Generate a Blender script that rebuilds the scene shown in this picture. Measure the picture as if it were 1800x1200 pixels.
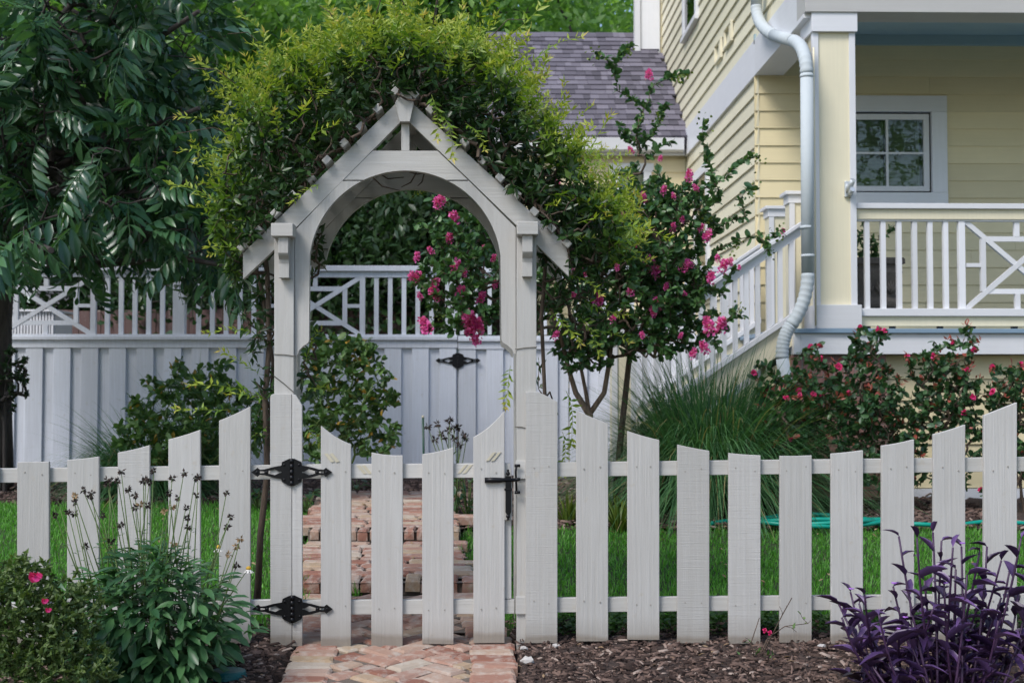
import bpy, math, random
import numpy as np
from mathutils import Vector, Matrix, Euler

for o in list(bpy.data.objects):
    bpy.data.objects.remove(o)
sc = bpy.context.scene
col = sc.collection
R = math.radians
rnd = random.Random(11)
rng = np.random.default_rng(11)

# ------------------------------------------------------------ camera
F = 2300.0                       # focal length in pixels of an 1800 px wide picture
CAM = Vector((0.0, -6.0, 1.163))
cam_data = bpy.data.cameras.new('camera')
cam = bpy.data.objects.new('camera', cam_data)
col.objects.link(cam)
cam.location = CAM
cam.rotation_euler = (R(90) + math.atan(84 / F), 0, -math.atan(46 / F))
cam_data.sensor_width = 36
cam_data.lens = 36 * F / 1800
cam_data.clip_end = 400
cam_data.dof.use_dof = True
cam_data.dof.focus_distance = 6.0
cam_data.dof.aperture_fstop = 4.5
sc.camera = cam
CR = cam.rotation_euler.to_matrix()

# ------------------------------------------------------------ sky, sun, exposure
SUN_EL, SUN_AZ = R(50), R(-138)          # azimuth from +Y, clockwise positive: the light comes from the left
world = bpy.data.worlds.new('World')
sc.world = world
world.use_nodes = True
wn = world.node_tree
bg = wn.nodes['Background']
skyt = wn.nodes.new('ShaderNodeTexSky')
skyt.sky_type = 'NISHITA'
skyt.sun_disc = False
skyt.sun_elevation = SUN_EL
skyt.sun_rotation = SUN_AZ
skyt.air_density = 1.0
skyt.dust_density = 1.5
wn.links.new(skyt.outputs[0], bg.inputs['Color'])
bg.inputs['Strength'].default_value = 0.15
sun_d = bpy.data.lights.new('sun', 'SUN')
sun = bpy.data.objects.new('sun', sun_d)
col.objects.link(sun)
sun_d.energy = 1.9
sun_d.angle = R(22)
sun_d.color = (1.0, 0.975, 0.95)
sdir = Vector((math.sin(SUN_AZ) * math.cos(SUN_EL), math.cos(SUN_AZ) * math.cos(SUN_EL), math.sin(SUN_EL)))
sun.rotation_euler = sdir.to_track_quat('Z', 'Y').to_euler()
sc.view_settings.view_transform = 'Standard'
sc.view_settings.look = 'None'
sc.view_settings.exposure = 0.56
sc.view_settings.gamma = 1.0
sc.view_settings.use_curve_mapping = False
sc.render.engine = 'CYCLES'
sc.cycles.use_denoising = True
sc.cycles.max_bounces = 8
sc.cycles.transparent_max_bounces = 8


# ------------------------------------------------------------ where a picture point lies at a given distance
def P(px, py, d):
    v = CR @ Vector(((px - 900) / F, (600 - py) / F, -1.0))
    return CAM + v * (d / v.y)


def PX(px, d):
    return P(px, 684, d).x


def PZ(py, d):
    return P(900, py, d).z


GY = [-60.0, -3.0, -0.8, 0.0, 1.06, 2.34, 3.0, 4.4, 6.9]
GZ = [-1.0, -0.25, -0.06, 0.0, 0.055, 0.15, 0.205, 0.25, 0.30]


def gz(y):
    return float(np.interp(y, GY, GZ))


# ------------------------------------------------------------ materials
def mat(name):
    m = bpy.data.materials.new(name)
    m.use_nodes = True
    nt = m.node_tree
    return m, nt, nt.nodes['Principled BSDF']


def N(nt, kind, **kw):
    n = nt.nodes.new(kind)
    for k, v in kw.items():
        if hasattr(n, k):
            setattr(n, k, v)
        else:
            n.inputs[k].default_value = v
    return n


def L(nt, a, b):
    nt.links.new(a, b)


def coords(nt, scale, jitter=True):
    tc = N(nt, 'ShaderNodeTexCoord')
    mp = N(nt, 'ShaderNodeMapping')
    mp.inputs['Scale'].default_value = scale
    if jitter:
        oi = N(nt, 'ShaderNodeObjectInfo')
        mu = N(nt, 'ShaderNodeMath', operation='MULTIPLY')
        mu.inputs[1].default_value = 37.0
        L(nt, oi.outputs['Random'], mu.inputs[0])
        L(nt, mu.outputs[0], mp.inputs['Location'])
    L(nt, tc.outputs['Object'], mp.inputs['Vector'])
    return mp.outputs[0]


def ramp(nt, fac, stops):
    r = N(nt, 'ShaderNodeValToRGB')
    e = r.color_ramp.elements
    while len(e) < len(stops):
        e.new(0.5)
    for k, (p, c) in enumerate(stops):
        e[k].position = p
        e[k].color = (c[0], c[1], c[2], 1)
    L(nt, fac, r.inputs[0])
    return r.outputs[0]


def mixc(nt, fac, a, b, mode='MIX'):
    m = N(nt, 'ShaderNodeMix', data_type='RGBA', blend_type=mode)
    for sock, v in ((m.inputs[0], fac), (m.inputs[6], a), (m.inputs[7], b)):
        if isinstance(v, (int, float)):
            sock.default_value = v
        elif isinstance(v, (tuple, list)):
            sock.default_value = (v[0], v[1], v[2], 1)
        else:
            L(nt, v, sock)
    return m.outputs[2]


def noise(nt, vec, scale, detail=4, rough=0.55):
    n = N(nt, 'ShaderNodeTexNoise')
    n.inputs['Scale'].default_value = scale
    n.inputs['Detail'].default_value = detail
    n.inputs['Roughness'].default_value = rough
    L(nt, vec, n.inputs['Vector'])
    return n.outputs['Fac']


def bump(nt, bs, h, strength, dist):
    b = N(nt, 'ShaderNodeBump')
    b.inputs['Strength'].default_value = strength
    b.inputs['Distance'].default_value = dist
    L(nt, h, b.inputs['Height'])
    L(nt, b.outputs[0], bs.inputs['Normal'])


def add2(nt, a, b, k=1.0):
    m = N(nt, 'ShaderNodeMath', operation='MULTIPLY_ADD')
    L(nt, b, m.inputs[0])
    m.inputs[1].default_value = k
    L(nt, a, m.inputs[2])
    return m.outputs[0]


def painted_wood(name, c, axis='z', rough=0.55, relief=1.0, grime=0.0, dirt=(0.42, 0.38, 0.32), saw=False, spots=True):
    m, nt, bs = mat(name)
    sl = {'z': (70, 70, 2.2), 'x': (2.2, 70, 70), 'y': (70, 2.2, 70)}[axis]
    v = coords(nt, sl)
    g = noise(nt, v, 1.0, 5, 0.6)
    v2 = coords(nt, (1, 1, 1))
    big = noise(nt, v2, 3.0, 5, 0.6)
    oi_ = N(nt, 'ShaderNodeObjectInfo')
    fine = noise(nt, v2, 160.0, 3, 0.6)
    cc = mixc(nt, ramp(nt, big, [(0.35, (0, 0, 0)), (0.75, (0.22, 0.22, 0.22))]), c, tuple(x * 0.72 for x in c))
    cc = mixc(nt, ramp(nt, g, [(0.42, (0.16, 0.16, 0.16)), (0.62, (0, 0, 0))]), cc, tuple(x * 0.70 for x in dirt) if spots else tuple(x * 0.8 for x in c))
    cc = mixc(nt, 1.0, cc, ramp(nt, oi_.outputs['Random'], [(0.0, (0.87, 0.87, 0.86)), (1.0, (1.05, 1.05, 1.05))]), 'MULTIPLY')
    if spots:
        sp = noise(nt, v2, 22.0, 2, 0.5)
        cc = mixc(nt, ramp(nt, sp, [(0.66, (0, 0, 0)), (0.76, (0.45, 0.45, 0.45))]), cc, dirt)
    if grime > 0:
        ge = N(nt, 'ShaderNodeNewGeometry')
        sx = N(nt, 'ShaderNodeSeparateXYZ')
        L(nt, ge.outputs['Position'], sx.inputs[0])
        zz = add2(nt, sx.outputs['Z'], big, -0.07)
        f = ramp(nt, zz, [(0.0, (grime * .8,) * 3), (0.02, (grime * .32,) * 3), (0.10, (0, 0, 0))])
        cc = mixc(nt, f, cc, (0.16, 0.12, 0.08))
    L(nt, cc, bs.inputs['Base Color'])
    bs.inputs['Roughness'].default_value = rough
    h = add2(nt, g, fine, 0.25)
    if saw:
        vs = coords(nt, (4, 4, 150))
        h = add2(nt, h, noise(nt, vs, 1.0, 3, 0.7), 0.9)
    bump(nt, bs, h, 0.55 * relief, 0.004)
    return m


def plain(name, c, rough=0.5, metal=0.0, nscale=0.0, bstr=0.0, var=0.15):
    m, nt, bs = mat(name)
    bs.inputs['Roughness'].default_value = rough
    bs.inputs['Metallic'].default_value = metal
    v = coords(nt, (1, 1, 1))
    n = noise(nt, v, nscale or 12.0, 5, 0.6)
    cc = mixc(nt, n, tuple(x * (1 - var) for x in c), tuple(min(1, x * (1 + var)) for x in c))
    L(nt, cc, bs.inputs['Base Color'])
    if bstr:
        bump(nt, bs, n, bstr, 0.004)
    return m


def leaf_mat(name, dark, light, rough=0.42, trans=0.3, tint=None, objrand=False, spec=0.5):
    m, nt, bs = mat(name)
    if objrand:
        oi = N(nt, 'ShaderNodeObjectInfo')
        fac = oi.outputs['Random']
    else:
        at = N(nt, 'ShaderNodeAttribute', attribute_name='tone')
        fac = at.outputs['Fac']
    stops = [(0.0, dark), (1.0, light)] if tint is None else [(0.0, dark), (0.86, light), (0.95, tint)]
    c = ramp(nt, fac, stops)
    v = coords(nt, (1, 1, 1), False)
    n = noise(nt, v, 55.0, 3)
    c = mixc(nt, ramp(nt, n, [(0.3, (0.75,) * 3), (0.7, (1.2,) * 3)]), (0, 0, 0), c)
    L(nt, c, bs.inputs['Base Color'])
    bs.inputs['Roughness'].default_value = rough
    bs.inputs['Specular IOR Level'].default_value = spec
    tr = N(nt, 'ShaderNodeBsdfTranslucent')
    c2 = mixc(nt, 1.0, c, (1.25, 1.35, 0.55), 'MULTIPLY')
    L(nt, c2, tr.inputs['Color'])
    mx = N(nt, 'ShaderNodeMixShader')
    mx.inputs[0].default_value = trans
    L(nt, bs.outputs[0], mx.inputs[1])
    L(nt, tr.outputs[0], mx.inputs[2])
    L(nt, mx.outputs[0], nt.nodes['Material Output'].inputs['Surface'])
    return m


def bark(name, c, vs=(14, 14, 3)):
    m, nt, bs = mat(name)
    v = coords(nt, vs, False)
    n = noise(nt, v, 2.0, 6, 0.65)
    L(nt, ramp(nt, n, [(0.3, tuple(x * 0.4 for x in c)), (0.7, tuple(min(1, x * 1.4) for x in c))]), bs.inputs['Base Color'])
    bs.inputs['Roughness'].default_value = 0.85
    bump(nt, bs, n, 0.8, 0.01)
    return m


def brick_mat(name, attr):
    m, nt, bs = mat(name)
    if attr:
        fac = N(nt, 'ShaderNodeAttribute', attribute_name='tone').outputs['Fac']
    else:
        fac = N(nt, 'ShaderNodeObjectInfo').outputs['Random']
    base = ramp(nt, fac, [(0.0, (0.20, 0.080, 0.052)), (0.22, (0.27, 0.130, 0.090)), (0.42, (0.32, 0.185, 0.135)),
                          (0.6, (0.35, 0.245, 0.185)), (0.78, (0.35, 0.25, 0.155)), (0.9, (0.39, 0.33, 0.27)), (1.0, (0.28, 0.13, 0.09))])
    v = coords(nt, (1, 1, 1), True)
    n1 = noise(nt, v, 14.0, 5, 0.65)
    n2 = noise(nt, v, 60.0, 4, 0.65)
    c = mixc(nt, ramp(nt, n1, [(0.47, (0, 0, 0)), (0.66, (0.6,) * 3)]), base, (0.46, 0.425, 0.37))
    c = mixc(nt, ramp(nt, n2, [(0.62, (0, 0, 0)), (0.75, (0.6,) * 3)]), c, (0.12, 0.075, 0.06))
    L(nt, c, bs.inputs['Base Color'])
    bs.inputs['Roughness'].default_value = 0.85
    bump(nt, bs, add2(nt, n1, n2, 0.6), 0.6, 0.006)
    return m


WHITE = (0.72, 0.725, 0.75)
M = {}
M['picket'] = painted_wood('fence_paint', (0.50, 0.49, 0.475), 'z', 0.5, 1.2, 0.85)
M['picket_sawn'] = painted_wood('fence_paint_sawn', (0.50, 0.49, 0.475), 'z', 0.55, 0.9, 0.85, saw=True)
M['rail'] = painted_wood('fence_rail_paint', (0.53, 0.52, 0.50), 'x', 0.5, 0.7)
M['arbor'] = painted_wood('arbor_paint', (0.48, 0.47, 0.45), 'z', 0.55, 1.0, 0.3)
M['arbor_x'] = painted_wood('arbor_paint_flat', (0.48, 0.47, 0.45), 'x', 0.55, 0.8)
M['white_z'] = painted_wood('white_trim_upright', WHITE, 'z', 0.4, 0.25, spots=False)
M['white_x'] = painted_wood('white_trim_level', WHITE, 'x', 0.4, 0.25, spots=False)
M['white_y'] = painted_wood('white_trim_deep', WHITE, 'y', 0.4, 0.25, spots=False)
M['rear_fence'] = painted_wood('rear_fence_paint', (0.66, 0.69, 0.76), 'z', 0.5, 0.6, 0.25, dirt=(.48, .48, .47))
YEL = (0.73, 0.68, 0.51)
M['yellow'] = painted_wood('yellow_siding_bounce', (0.74, 0.64, 0.40), 'x', 0.5, 0.3, spots=False)  # deeper than the side boards: yellow light bouncing in the porch, put into the colour
M['yellow_y'] = painted_wood('yellow_siding_side', YEL, 'y', 0.5, 0.3, spots=False)
M['yellow_panel'] = painted_wood('yellow_panel', (0.74, 0.68, 0.50), 'z', 0.45, 0.15, spots=False)
M['beam_grey'] = painted_wood('beam_grey_front', (0.46, 0.45, 0.43), 'x', 0.5, 0.25, spots=False)  # front beam set greyer than the white side beam
M['blue'] = painted_wood('ceiling_blue', (0.36, 0.50, 0.57), 'x', 0.45, 0.2, spots=False)
M['floor_blue'] = painted_wood('porch_floor_blue', (0.20, 0.29, 0.38), 'x', 0.4, 0.2, spots=False)
M['black'] = plain('black_iron', (0.012, 0.012, 0.014), 0.38, 0.6, 40, 0.2)
M['dark'] = plain('dark_interior', (0.02, 0.02, 0.02), 0.9)
M['pipe'] = plain('downspout_metal', (0.46, 0.505, 0.52), 0.8, 0.0, 6, 0.0, 0.05)
M['bracket'] = plain('cast_white_metal', (0.55, 0.58, 0.6), 0.3, 0.5)
M['brick'] = brick_mat('old_brick', False)
M['brick_attr'] = brick_mat('old_brick_joined', True)
M['pier_brick'] = plain('pier_brick', (0.24, 0.13, 0.11), 0.85, 0, 25, 0.5, 0.5)
M['mortar'] = plain('mortar', (0.30, 0.28, 0.26), 0.9, 0, 60, 0.4)
M['sand'] = plain('path_bedding', (0.13, 0.105, 0.085), 0.95, 0, 60, 0.5, 0.4)
M['stone'] = plain('planter_stone', (0.11, 0.10, 0.09), 0.85, 0, 30, 0.7, 0.5)
M['pebble'] = plain('pebble', (0.42, 0.40, 0.38), 0.8, 0, 30, 0.4, 0.3)
M['nail'] = plain('painted_nail', (0.30, 0.28, 0.25), 0.5)
M['hose'] = plain('hose_rubber', (0.0, 0.27, 0.20), 0.4)
M['lid'] = plain('lid_plastic', (0.01, 0.12, 0.13), 0.45, 0, 30, 0.2)
M['stake'] = plain('stake_green', (0.01, 0.05, 0.03), 0.4)
M['residue'] = plain('tape_residue', (0.50, 0.46, 0.35), 0.6)
M['wire'] = plain('thin_wire', (0.10, 0.09, 0.07), 0.5, 0.3)
M['bark_dark'] = bark('bark_dark', (0.055, 0.045, 0.04))
M['bark_tan'] = bark('bark_tan', (0.22, 0.15, 0.11), (30, 30, 6))
M['stem'] = bark('woody_stem', (0.10, 0.07, 0.05), (30, 30, 6))
M['green_stem'] = plain('green_stem', (0.08, 0.13, 0.03), 0.6)
M['purple_stem'] = plain('purple_stem', (0.05, 0.02, 0.06), 0.5)
M['red_wood'] = painted_wood('red_stained_fence', (0.10, 0.045, 0.042), 'z', 0.7, 0.8)
M['grey_house'] = painted_wood('grey_siding', (0.28, 0.27, 0.30), 'x', 0.6, 0.4)
M['gravel'] = plain('soil', (0.055, 0.042, 0.032), 0.95, 0, 30, 0.8, 0.5)


def shingle_mat(name, attr):
    m, nt, bs = mat(name)
    fac = (N(nt, 'ShaderNodeAttribute', attribute_name='tone').outputs['Fac'] if attr
           else N(nt, 'ShaderNodeObjectInfo').outputs['Random'])
    c = ramp(nt, fac, [(0.0, (0.07, 0.064, 0.082)), (0.5, (0.125, 0.115, 0.145)), (1.0, (0.19, 0.176, 0.215))])
    v = coords(nt, (1, 1, 1))
    n = noise(nt, v, 220.0, 3, 0.7)
    c = mixc(nt, ramp(nt, n, [(0.3, (0.6,) * 3), (0.7, (1.3,) * 3)]), (0, 0, 0), c)
    L(nt, c, bs.inputs['Base Color'])
    bs.inputs['Roughness'].default_value = 0.9
    return m


M['shingle'] = shingle_mat('shingle', False)
M['shingle_attr'] = shingle_mat('shingle_joined', True)


def glass_mat():
    m, nt, bs = mat('window_glass')
    bs.inputs['Base Color'].default_value = (0.9, 0.95, 0.93, 1)
    bs.inputs['Roughness'].default_value = 0.02
    bs.inputs['IOR'].default_value = 1.5
    gl = N(nt, 'ShaderNodeBsdfGlossy')
    gl.inputs['Roughness'].default_value = 0.01
    v = coords(nt, (1, 1, 1))
    b = N(nt, 'ShaderNodeBump')
    b.inputs['Strength'].default_value = 0.05
    b.inputs['Distance'].default_value = 0.01
    L(nt, noise(nt, v, 7.0, 2), b.inputs['Height'])
    L(nt, b.outputs[0], gl.inputs['Normal'])
    tr = N(nt, 'ShaderNodeBsdfTransparent')
    tr.inputs[0].default_value = (0.8, 0.86, 0.82, 1)
    mx = N(nt, 'ShaderNodeMixShader')
    fr = N(nt, 'ShaderNodeFresnel')
    fr.inputs['IOR'].default_value = 1.6
    L(nt, fr.outputs[0], mx.inputs[0])
    L(nt, tr.outputs[0], mx.inputs[1])
    L(nt, gl.outputs[0], mx.inputs[2])
    L(nt, mx.outputs[0], nt.nodes['Material Output'].inputs['Surface'])
    return m


M['glass'] = glass_mat()


def ground_mat(name, a, b, sc_, bstr=0.8):
    m, nt, bs = mat(name)
    tc = N(nt, 'ShaderNodeTexCoord')
    n = noise(nt, tc.outputs['Object'], sc_, 8, 0.7)
    L(nt, ramp(nt, n, [(0.3, a), (0.7, b)]), bs.inputs['Base Color'])
    bs.inputs['Roughness'].default_value = 0.95
    bump(nt, bs, n, bstr, 0.03)
    return m


M['earth'] = ground_mat('earth', (0.03, 0.035, 0.015), (0.07, 0.075, 0.03), 4.0)
M['lawn_soil'] = ground_mat('lawn_soil', (0.018, 0.035, 0.008), (0.04, 0.075, 0.014), 20.0)
M['mulch_soil'] = ground_mat('mulch_soil', (0.022, 0.014, 0.011), (0.085, 0.056, 0.045), 45.0)
# leaf colours: dark, light (and the odd turning leaf)
M['lf_tree'] = leaf_mat('tree_leaf', (0.020, 0.070, 0.042), (0.092, 0.205, 0.082), 0.27, 0.28, spec=0.65)
M['lf_tree_o'] = leaf_mat('tree_leaf_single', (0.020, 0.062, 0.042), (0.045, 0.12, 0.068), 0.24, 0.22, objrand=True)
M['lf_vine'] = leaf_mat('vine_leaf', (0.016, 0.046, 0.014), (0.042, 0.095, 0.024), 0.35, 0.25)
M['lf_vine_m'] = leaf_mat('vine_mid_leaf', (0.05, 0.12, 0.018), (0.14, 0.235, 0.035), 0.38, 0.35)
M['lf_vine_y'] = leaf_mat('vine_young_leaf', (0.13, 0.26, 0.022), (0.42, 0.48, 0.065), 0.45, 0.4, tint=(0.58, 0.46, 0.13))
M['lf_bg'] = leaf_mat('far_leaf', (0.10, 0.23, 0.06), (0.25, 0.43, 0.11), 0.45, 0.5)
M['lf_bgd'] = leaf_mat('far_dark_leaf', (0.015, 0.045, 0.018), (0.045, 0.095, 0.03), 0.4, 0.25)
M['lf_myrtle'] = leaf_mat('myrtle_leaf', (0.030, 0.09, 0.036), (0.105, 0.21, 0.065), 0.35, 0.25)
M['lf_rose'] = leaf_mat('rose_leaf', (0.026, 0.08, 0.034), (0.07, 0.15, 0.05), 0.4, 0.2, tint=(0.34, 0.085, 0.06))
M['lf_shrub'] = leaf_mat('shrub_leaf', (0.045, 0.115, 0.034), (0.125, 0.22, 0.06), 0.45, 0.25, tint=(0.42, 0.26, 0.04))
M['lf_daisy'] = leaf_mat('daisy_leaf', (0.028, 0.092, 0.036), (0.078, 0.185, 0.066), 0.4, 0.2)
M['lf_daisy_o'] = leaf_mat('daisy_leaf_single', (0.028, 0.092, 0.036), (0.078, 0.185, 0.066), 0.4, 0.2, objrand=True)
M['lf_fore'] = leaf_mat('bush_leaf', (0.04, 0.09, 0.022), (0.13, 0.19, 0.045), 0.5, 0.3)
M['lf_purple'] = leaf_mat('purple_leaf', (0.024, 0.010, 0.046), (0.16, 0.085, 0.245), 0.35, 0.15, objrand=True)
M['lf_grass'] = leaf_mat('lawn_blade', (0.055, 0.22, 0.02), (0.16, 0.42, 0.055), 0.5, 0.4, tint=(0.30, 0.30, 0.10))
M['lf_fountain'] = leaf_mat('fountain_blade', (0.04, 0.13, 0.05), (0.12, 0.26, 0.10), 0.4, 0.25, tint=(0.36, 0.30, 0.14))
M['lf_strap'] = leaf_mat('strap_leaf', (0.05, 0.10, 0.012), (0.17, 0.22, 0.03), 0.4, 0.3)
M['lf_hosta'] = leaf_mat('broad_leaf', (0.02, 0.06, 0.02), (0.05, 0.13, 0.03), 0.35, 0.2, objrand=True)
M['lf_cover'] = leaf_mat('cover_leaf', (0.03, 0.085, 0.015), (0.075, 0.17, 0.03), 0.45, 0.25)
M['chip'] = leaf_mat('mulch_chip', (0.035, 0.022, 0.018), (0.20, 0.135, 0.11), 0.8, 0.0, tint=(0.34, 0.27, 0.23), spec=0.2)
M['pink'] = leaf_mat('myrtle_petal', (0.66, 0.05, 0.33), (0.84, 0.22, 0.56), 0.6, 0.35)
M['rosered'] = leaf_mat('rose_petal', (0.60, 0.015, 0.14), (0.80, 0.07, 0.30), 0.5, 0.3)
M['seed'] = leaf_mat('seed_head', (0.014, 0.010, 0.009), (0.05, 0.03, 0.02), 0.8, 0.0)
M['tan'] = leaf_mat('faded_flower', (0.25, 0.15, 0.08), (0.42, 0.30, 0.18), 0.7, 0.2)
M['daisyeye'] = plain('daisy_eye', (0.55, 0.33, 0.03), 0.7)
M['petalw'] = plain('white_petal', (0.7, 0.68, 0.64), 0.6)
M['violet'] = plain('violet_petal', (0.35, 0.13, 0.55), 0.5)


# ------------------------------------------------------------ mesh building
class MB:
    def __init__(s):
        s.v = []
        s.f = []

    def add(s, vs, fs):
        o = len(s.v)
        s.v += [tuple(x) for x in vs]
        s.f += [tuple(i + o for i in f) for f in fs]
        return s

    def box(s, x0, x1, y0, y1, z0, z1):
        return s.add([(x0, y0, z0), (x1, y0, z0), (x1, y1, z0), (x0, y1, z0), (x0, y0, z1), (x1, y0, z1), (x1, y1, z1), (x0, y1, z1)],
                     [(3, 2, 1, 0), (4, 5, 6, 7), (0, 1, 5, 4), (1, 2, 6, 5), (2, 3, 7, 6), (3, 0, 4, 7)])

    def prism(s, poly, y0, y1):                     # outline in (x, z), run from y0 to y1
        n = len(poly)
        a = sum(poly[i][0] * poly[(i + 1) % n][1] - poly[(i + 1) % n][0] * poly[i][1] for i in range(n))
        if a < 0:
            poly = poly[::-1]
        vs = [(x, y0, z) for x, z in poly] + [(x, y1, z) for x, z in poly]
        fs = [tuple(range(n)), tuple(range(2 * n - 1, n - 1, -1))]
        fs += [(i, i + n, (i + 1) % n + n, (i + 1) % n) for i in range(n)]
        return s.add(vs, fs)

    def prism_x(s, poly, x0, x1):                   # outline in (y, z), run from x0 to x1
        n = len(poly)
        vs = [(x0, y, z) for y, z in poly] + [(x1, y, z) for y, z in poly]
        fs = [tuple(range(n)), tuple(range(2 * n - 1, n - 1, -1))] + [(i, i + n, (i + 1) % n + n, (i + 1) % n) for i in range(n)]
        return s.add(vs, fs)

    def bar(s, a, b, w, t, up=Vector((0, 1, 0))):   # beam from a to b; w across, t along up
        a, b = Vector(a), Vector(b)
        d = (b - a).normalized()
        sd = d.cross(up).normalized() * (w / 2)
        u = sd.cross(d).normalized() * (t / 2)
        vs = [p + i * sd + j * u for p in (a, b) for i, j in ((-1, -1), (1, -1), (1, 1), (-1, 1))]
        return s.add(vs, [(3, 2, 1, 0), (4, 5, 6, 7), (0, 1, 5, 4), (1, 2, 6, 5), (2, 3, 7, 6), (3, 0, 4, 7)])

    def tube(s, pts, r, n=8, cap=True):
        pts = [Vector(p) for p in pts]
        rr = r if isinstance(r, (list, tuple)) else [r] * len(pts)
        t0 = (pts[1] - pts[0]).normalized()
        ref = Vector((0, 0, 1)) if abs(t0.z) < 0.9 else Vector((1, 0, 0))
        u = t0.cross(ref).normalized()
        vs, fs = [], []
        for i, p in enumerate(pts):
            t = (pts[min(i + 1, len(pts) - 1)] - pts[max(i - 1, 0)]).normalized()
            u = (u - t * u.dot(t)).normalized()
            w = t.cross(u)
            for k in range(n):
                a = 2 * math.pi * k / n
                vs.append(p + (u * math.cos(a) + w * math.sin(a)) * rr[i])
        for i in range(len(pts) - 1):
            for k in range(n):
                a, b = i * n + k, i * n + (k + 1) % n
                fs.append((a, b, b + n, a + n))
        if cap:
            fs.append(tuple(range(n - 1, -1, -1)))
            fs.append(tuple(range(len(vs) - n, len(vs))))
        return s.add(vs, fs)

    def ball(s, c, rx, ry, rz, n=8, m=5):
        vs, fs = [(c[0], c[1], c[2] - rz)], []
        for j in range(1, m):
            ph = -math.pi / 2 + math.pi * j / m
            for k in range(n):
                a = 2 * math.pi * k / n
                vs.append((c[0] + rx * math.cos(ph) * math.cos(a), c[1] + ry * math.cos(ph) * math.sin(a), c[2] + rz * math.sin(ph)))
        vs.append((c[0], c[1], c[2] + rz))
        for k in range(n):
            fs.append((0, 1 + (k + 1) % n, 1 + k))
            for j in range(m - 2):
                a, b = 1 + j * n + k, 1 + j * n + (k + 1) % n
                fs.append((a, b, b + n, a + n))
            fs.append((1 + (m - 2) * n + k, 1 + (m - 2) * n + (k + 1) % n, len(vs) - 1))
        return s.add(vs, fs)

    def mesh(s, name, off, smooth):
        me = bpy.data.meshes.new(name)
        ox, oy, oz = off
        me.from_pydata([(x - ox, y - oy, z - oz) for x, y, z in s.v], [], s.f)
        if smooth:
            me.polygons.foreach_set('use_smooth', [len(f) <= 4 for f in s.f])
        return me


def wloc(o):
    v = Vector((0, 0, 0))
    while o is not None:
        v += o.location
        o = o.parent
    return v


def tag(o, label=None, cat=None, group=None, kind=None):
    for k, v in (('label', label), ('category', cat), ('group', group), ('kind', kind)):
        if v:
            o[k] = v
    return o


def thing(name, label, cat, loc, group=None):
    o = bpy.data.objects.new(name, None)
    o.empty_display_size = 0.1
    col.objects.link(o)
    o.location = loc
    return tag(o, label, cat, group)


def link(name, me, material, parent=None, loc=None, kind=None, bev=0):
    o = bpy.data.objects.new(name, me)
    col.objects.link(o)
    if material is not None and not me.materials:
        me.materials.append(material)
    if parent is not None:
        o.parent = parent
    if loc is not None:
        o.location = Vector(loc) - (wloc(parent) if parent is not None else Vector((0, 0, 0)))
    if kind:
        o['kind'] = kind
    if bev:
        b = o.modifiers.new('soft_edge', 'BEVEL')
        b.width = bev
        b.segments = 2
        b.limit_method = 'ANGLE'
    return o


def part(name, mb, material, parent=None, loc=None, smooth=False, kind=None, bev=0):
    """one mesh object; the builder holds world coordinates"""
    if loc is None:
        loc = wloc(parent) if parent is not None else (0, 0, 0)
    return link(name, mb.mesh(name, loc, smooth), material, parent, loc, kind, bev)


def bx(name, m, parent, x0, x1, y0, y1, z0, z1, bev=0, loc=None):
    return part(name, MB().box(x0, x1, y0, y1, z0, z1), m, parent, loc, bev=bev)


def np_mesh(name, V, T, tone=None, smooth=False):
    me = bpy.data.meshes.new(name)
    V = np.asarray(V, np.float32)
    T = np.asarray(T, np.int32)
    me.vertices.add(len(V))
    me.vertices.foreach_set('co', V.ravel())
    me.loops.add(T.size)
    me.loops.foreach_set('vertex_index', T.ravel())
    me.polygons.add(len(T))
    me.polygons.foreach_set('loop_start', np.arange(0, T.size, 3, dtype=np.int32))
    if smooth:
        me.polygons.foreach_set('use_smooth', np.ones(len(T), bool))
    me.update(calc_edges=True)
    if tone is not None:
        a = me.attributes.new('tone', 'FLOAT', 'FACE')
        a.data.foreach_set('value', np.asarray(tone, np.float32))
    return me


def npart(name, V, T, tone, material, parent=None, kind=None, smooth=False):
    off = np.array(wloc(parent)) if parent is not None else np.zeros(3)
    return link(name, np_mesh(name, V - off, T, tone, smooth), material, parent, None, kind)


def nrm(a):
    return a / np.maximum(np.linalg.norm(a, axis=-1, keepdims=True), 1e-9)


# leaf shapes: x along, y across, z up; unit length and unit width
T_SMALL = (np.array([(0, 0, 0), (0.42, 0.5, 0.02), (0.42, -0.5, 0.02), (0.45, 0, -0.06), (1, 0, -0.08)], float),
           np.array([(0, 3, 1), (3, 4, 1), (0, 2, 3), (3, 2, 4)]))


def big_leaf(droop=0.25, fold=0.12, widths=(0.55, 1.0, 0.7), st=(0.2, 0.5, 0.8)):
    v = [(0, 0, 0)]
    for t, w in zip(st, widths):
        z = -droop * t * t
        v += [(t, w / 2, z + fold * w * 0.5), (t, 0, z), (t, -w / 2, z + fold * w * 0.5)]
    v.append((1, 0, -droop))
    f = [(0, 2, 1), (0, 3, 2)]
    for k in (1, 4):
        f += [(k, k + 1, k + 4), (k, k + 4, k + 3), (k + 1, k + 2, k + 5), (k + 1, k + 5, k + 4)]
    f += [(7, 8, 10), (8, 9, 10)]
    return np.array(v, float), np.array(f)


T_BIG = big_leaf()
T_ROUND = big_leaf(0.15, 0.2, (0.8, 1.0, 0.75), (0.18, 0.5, 0.82))


def frames(a, c):
    a = nrm(a)
    b = nrm(np.cross(c, a))
    c = np.cross(a, b)
    return a, b, c


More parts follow.
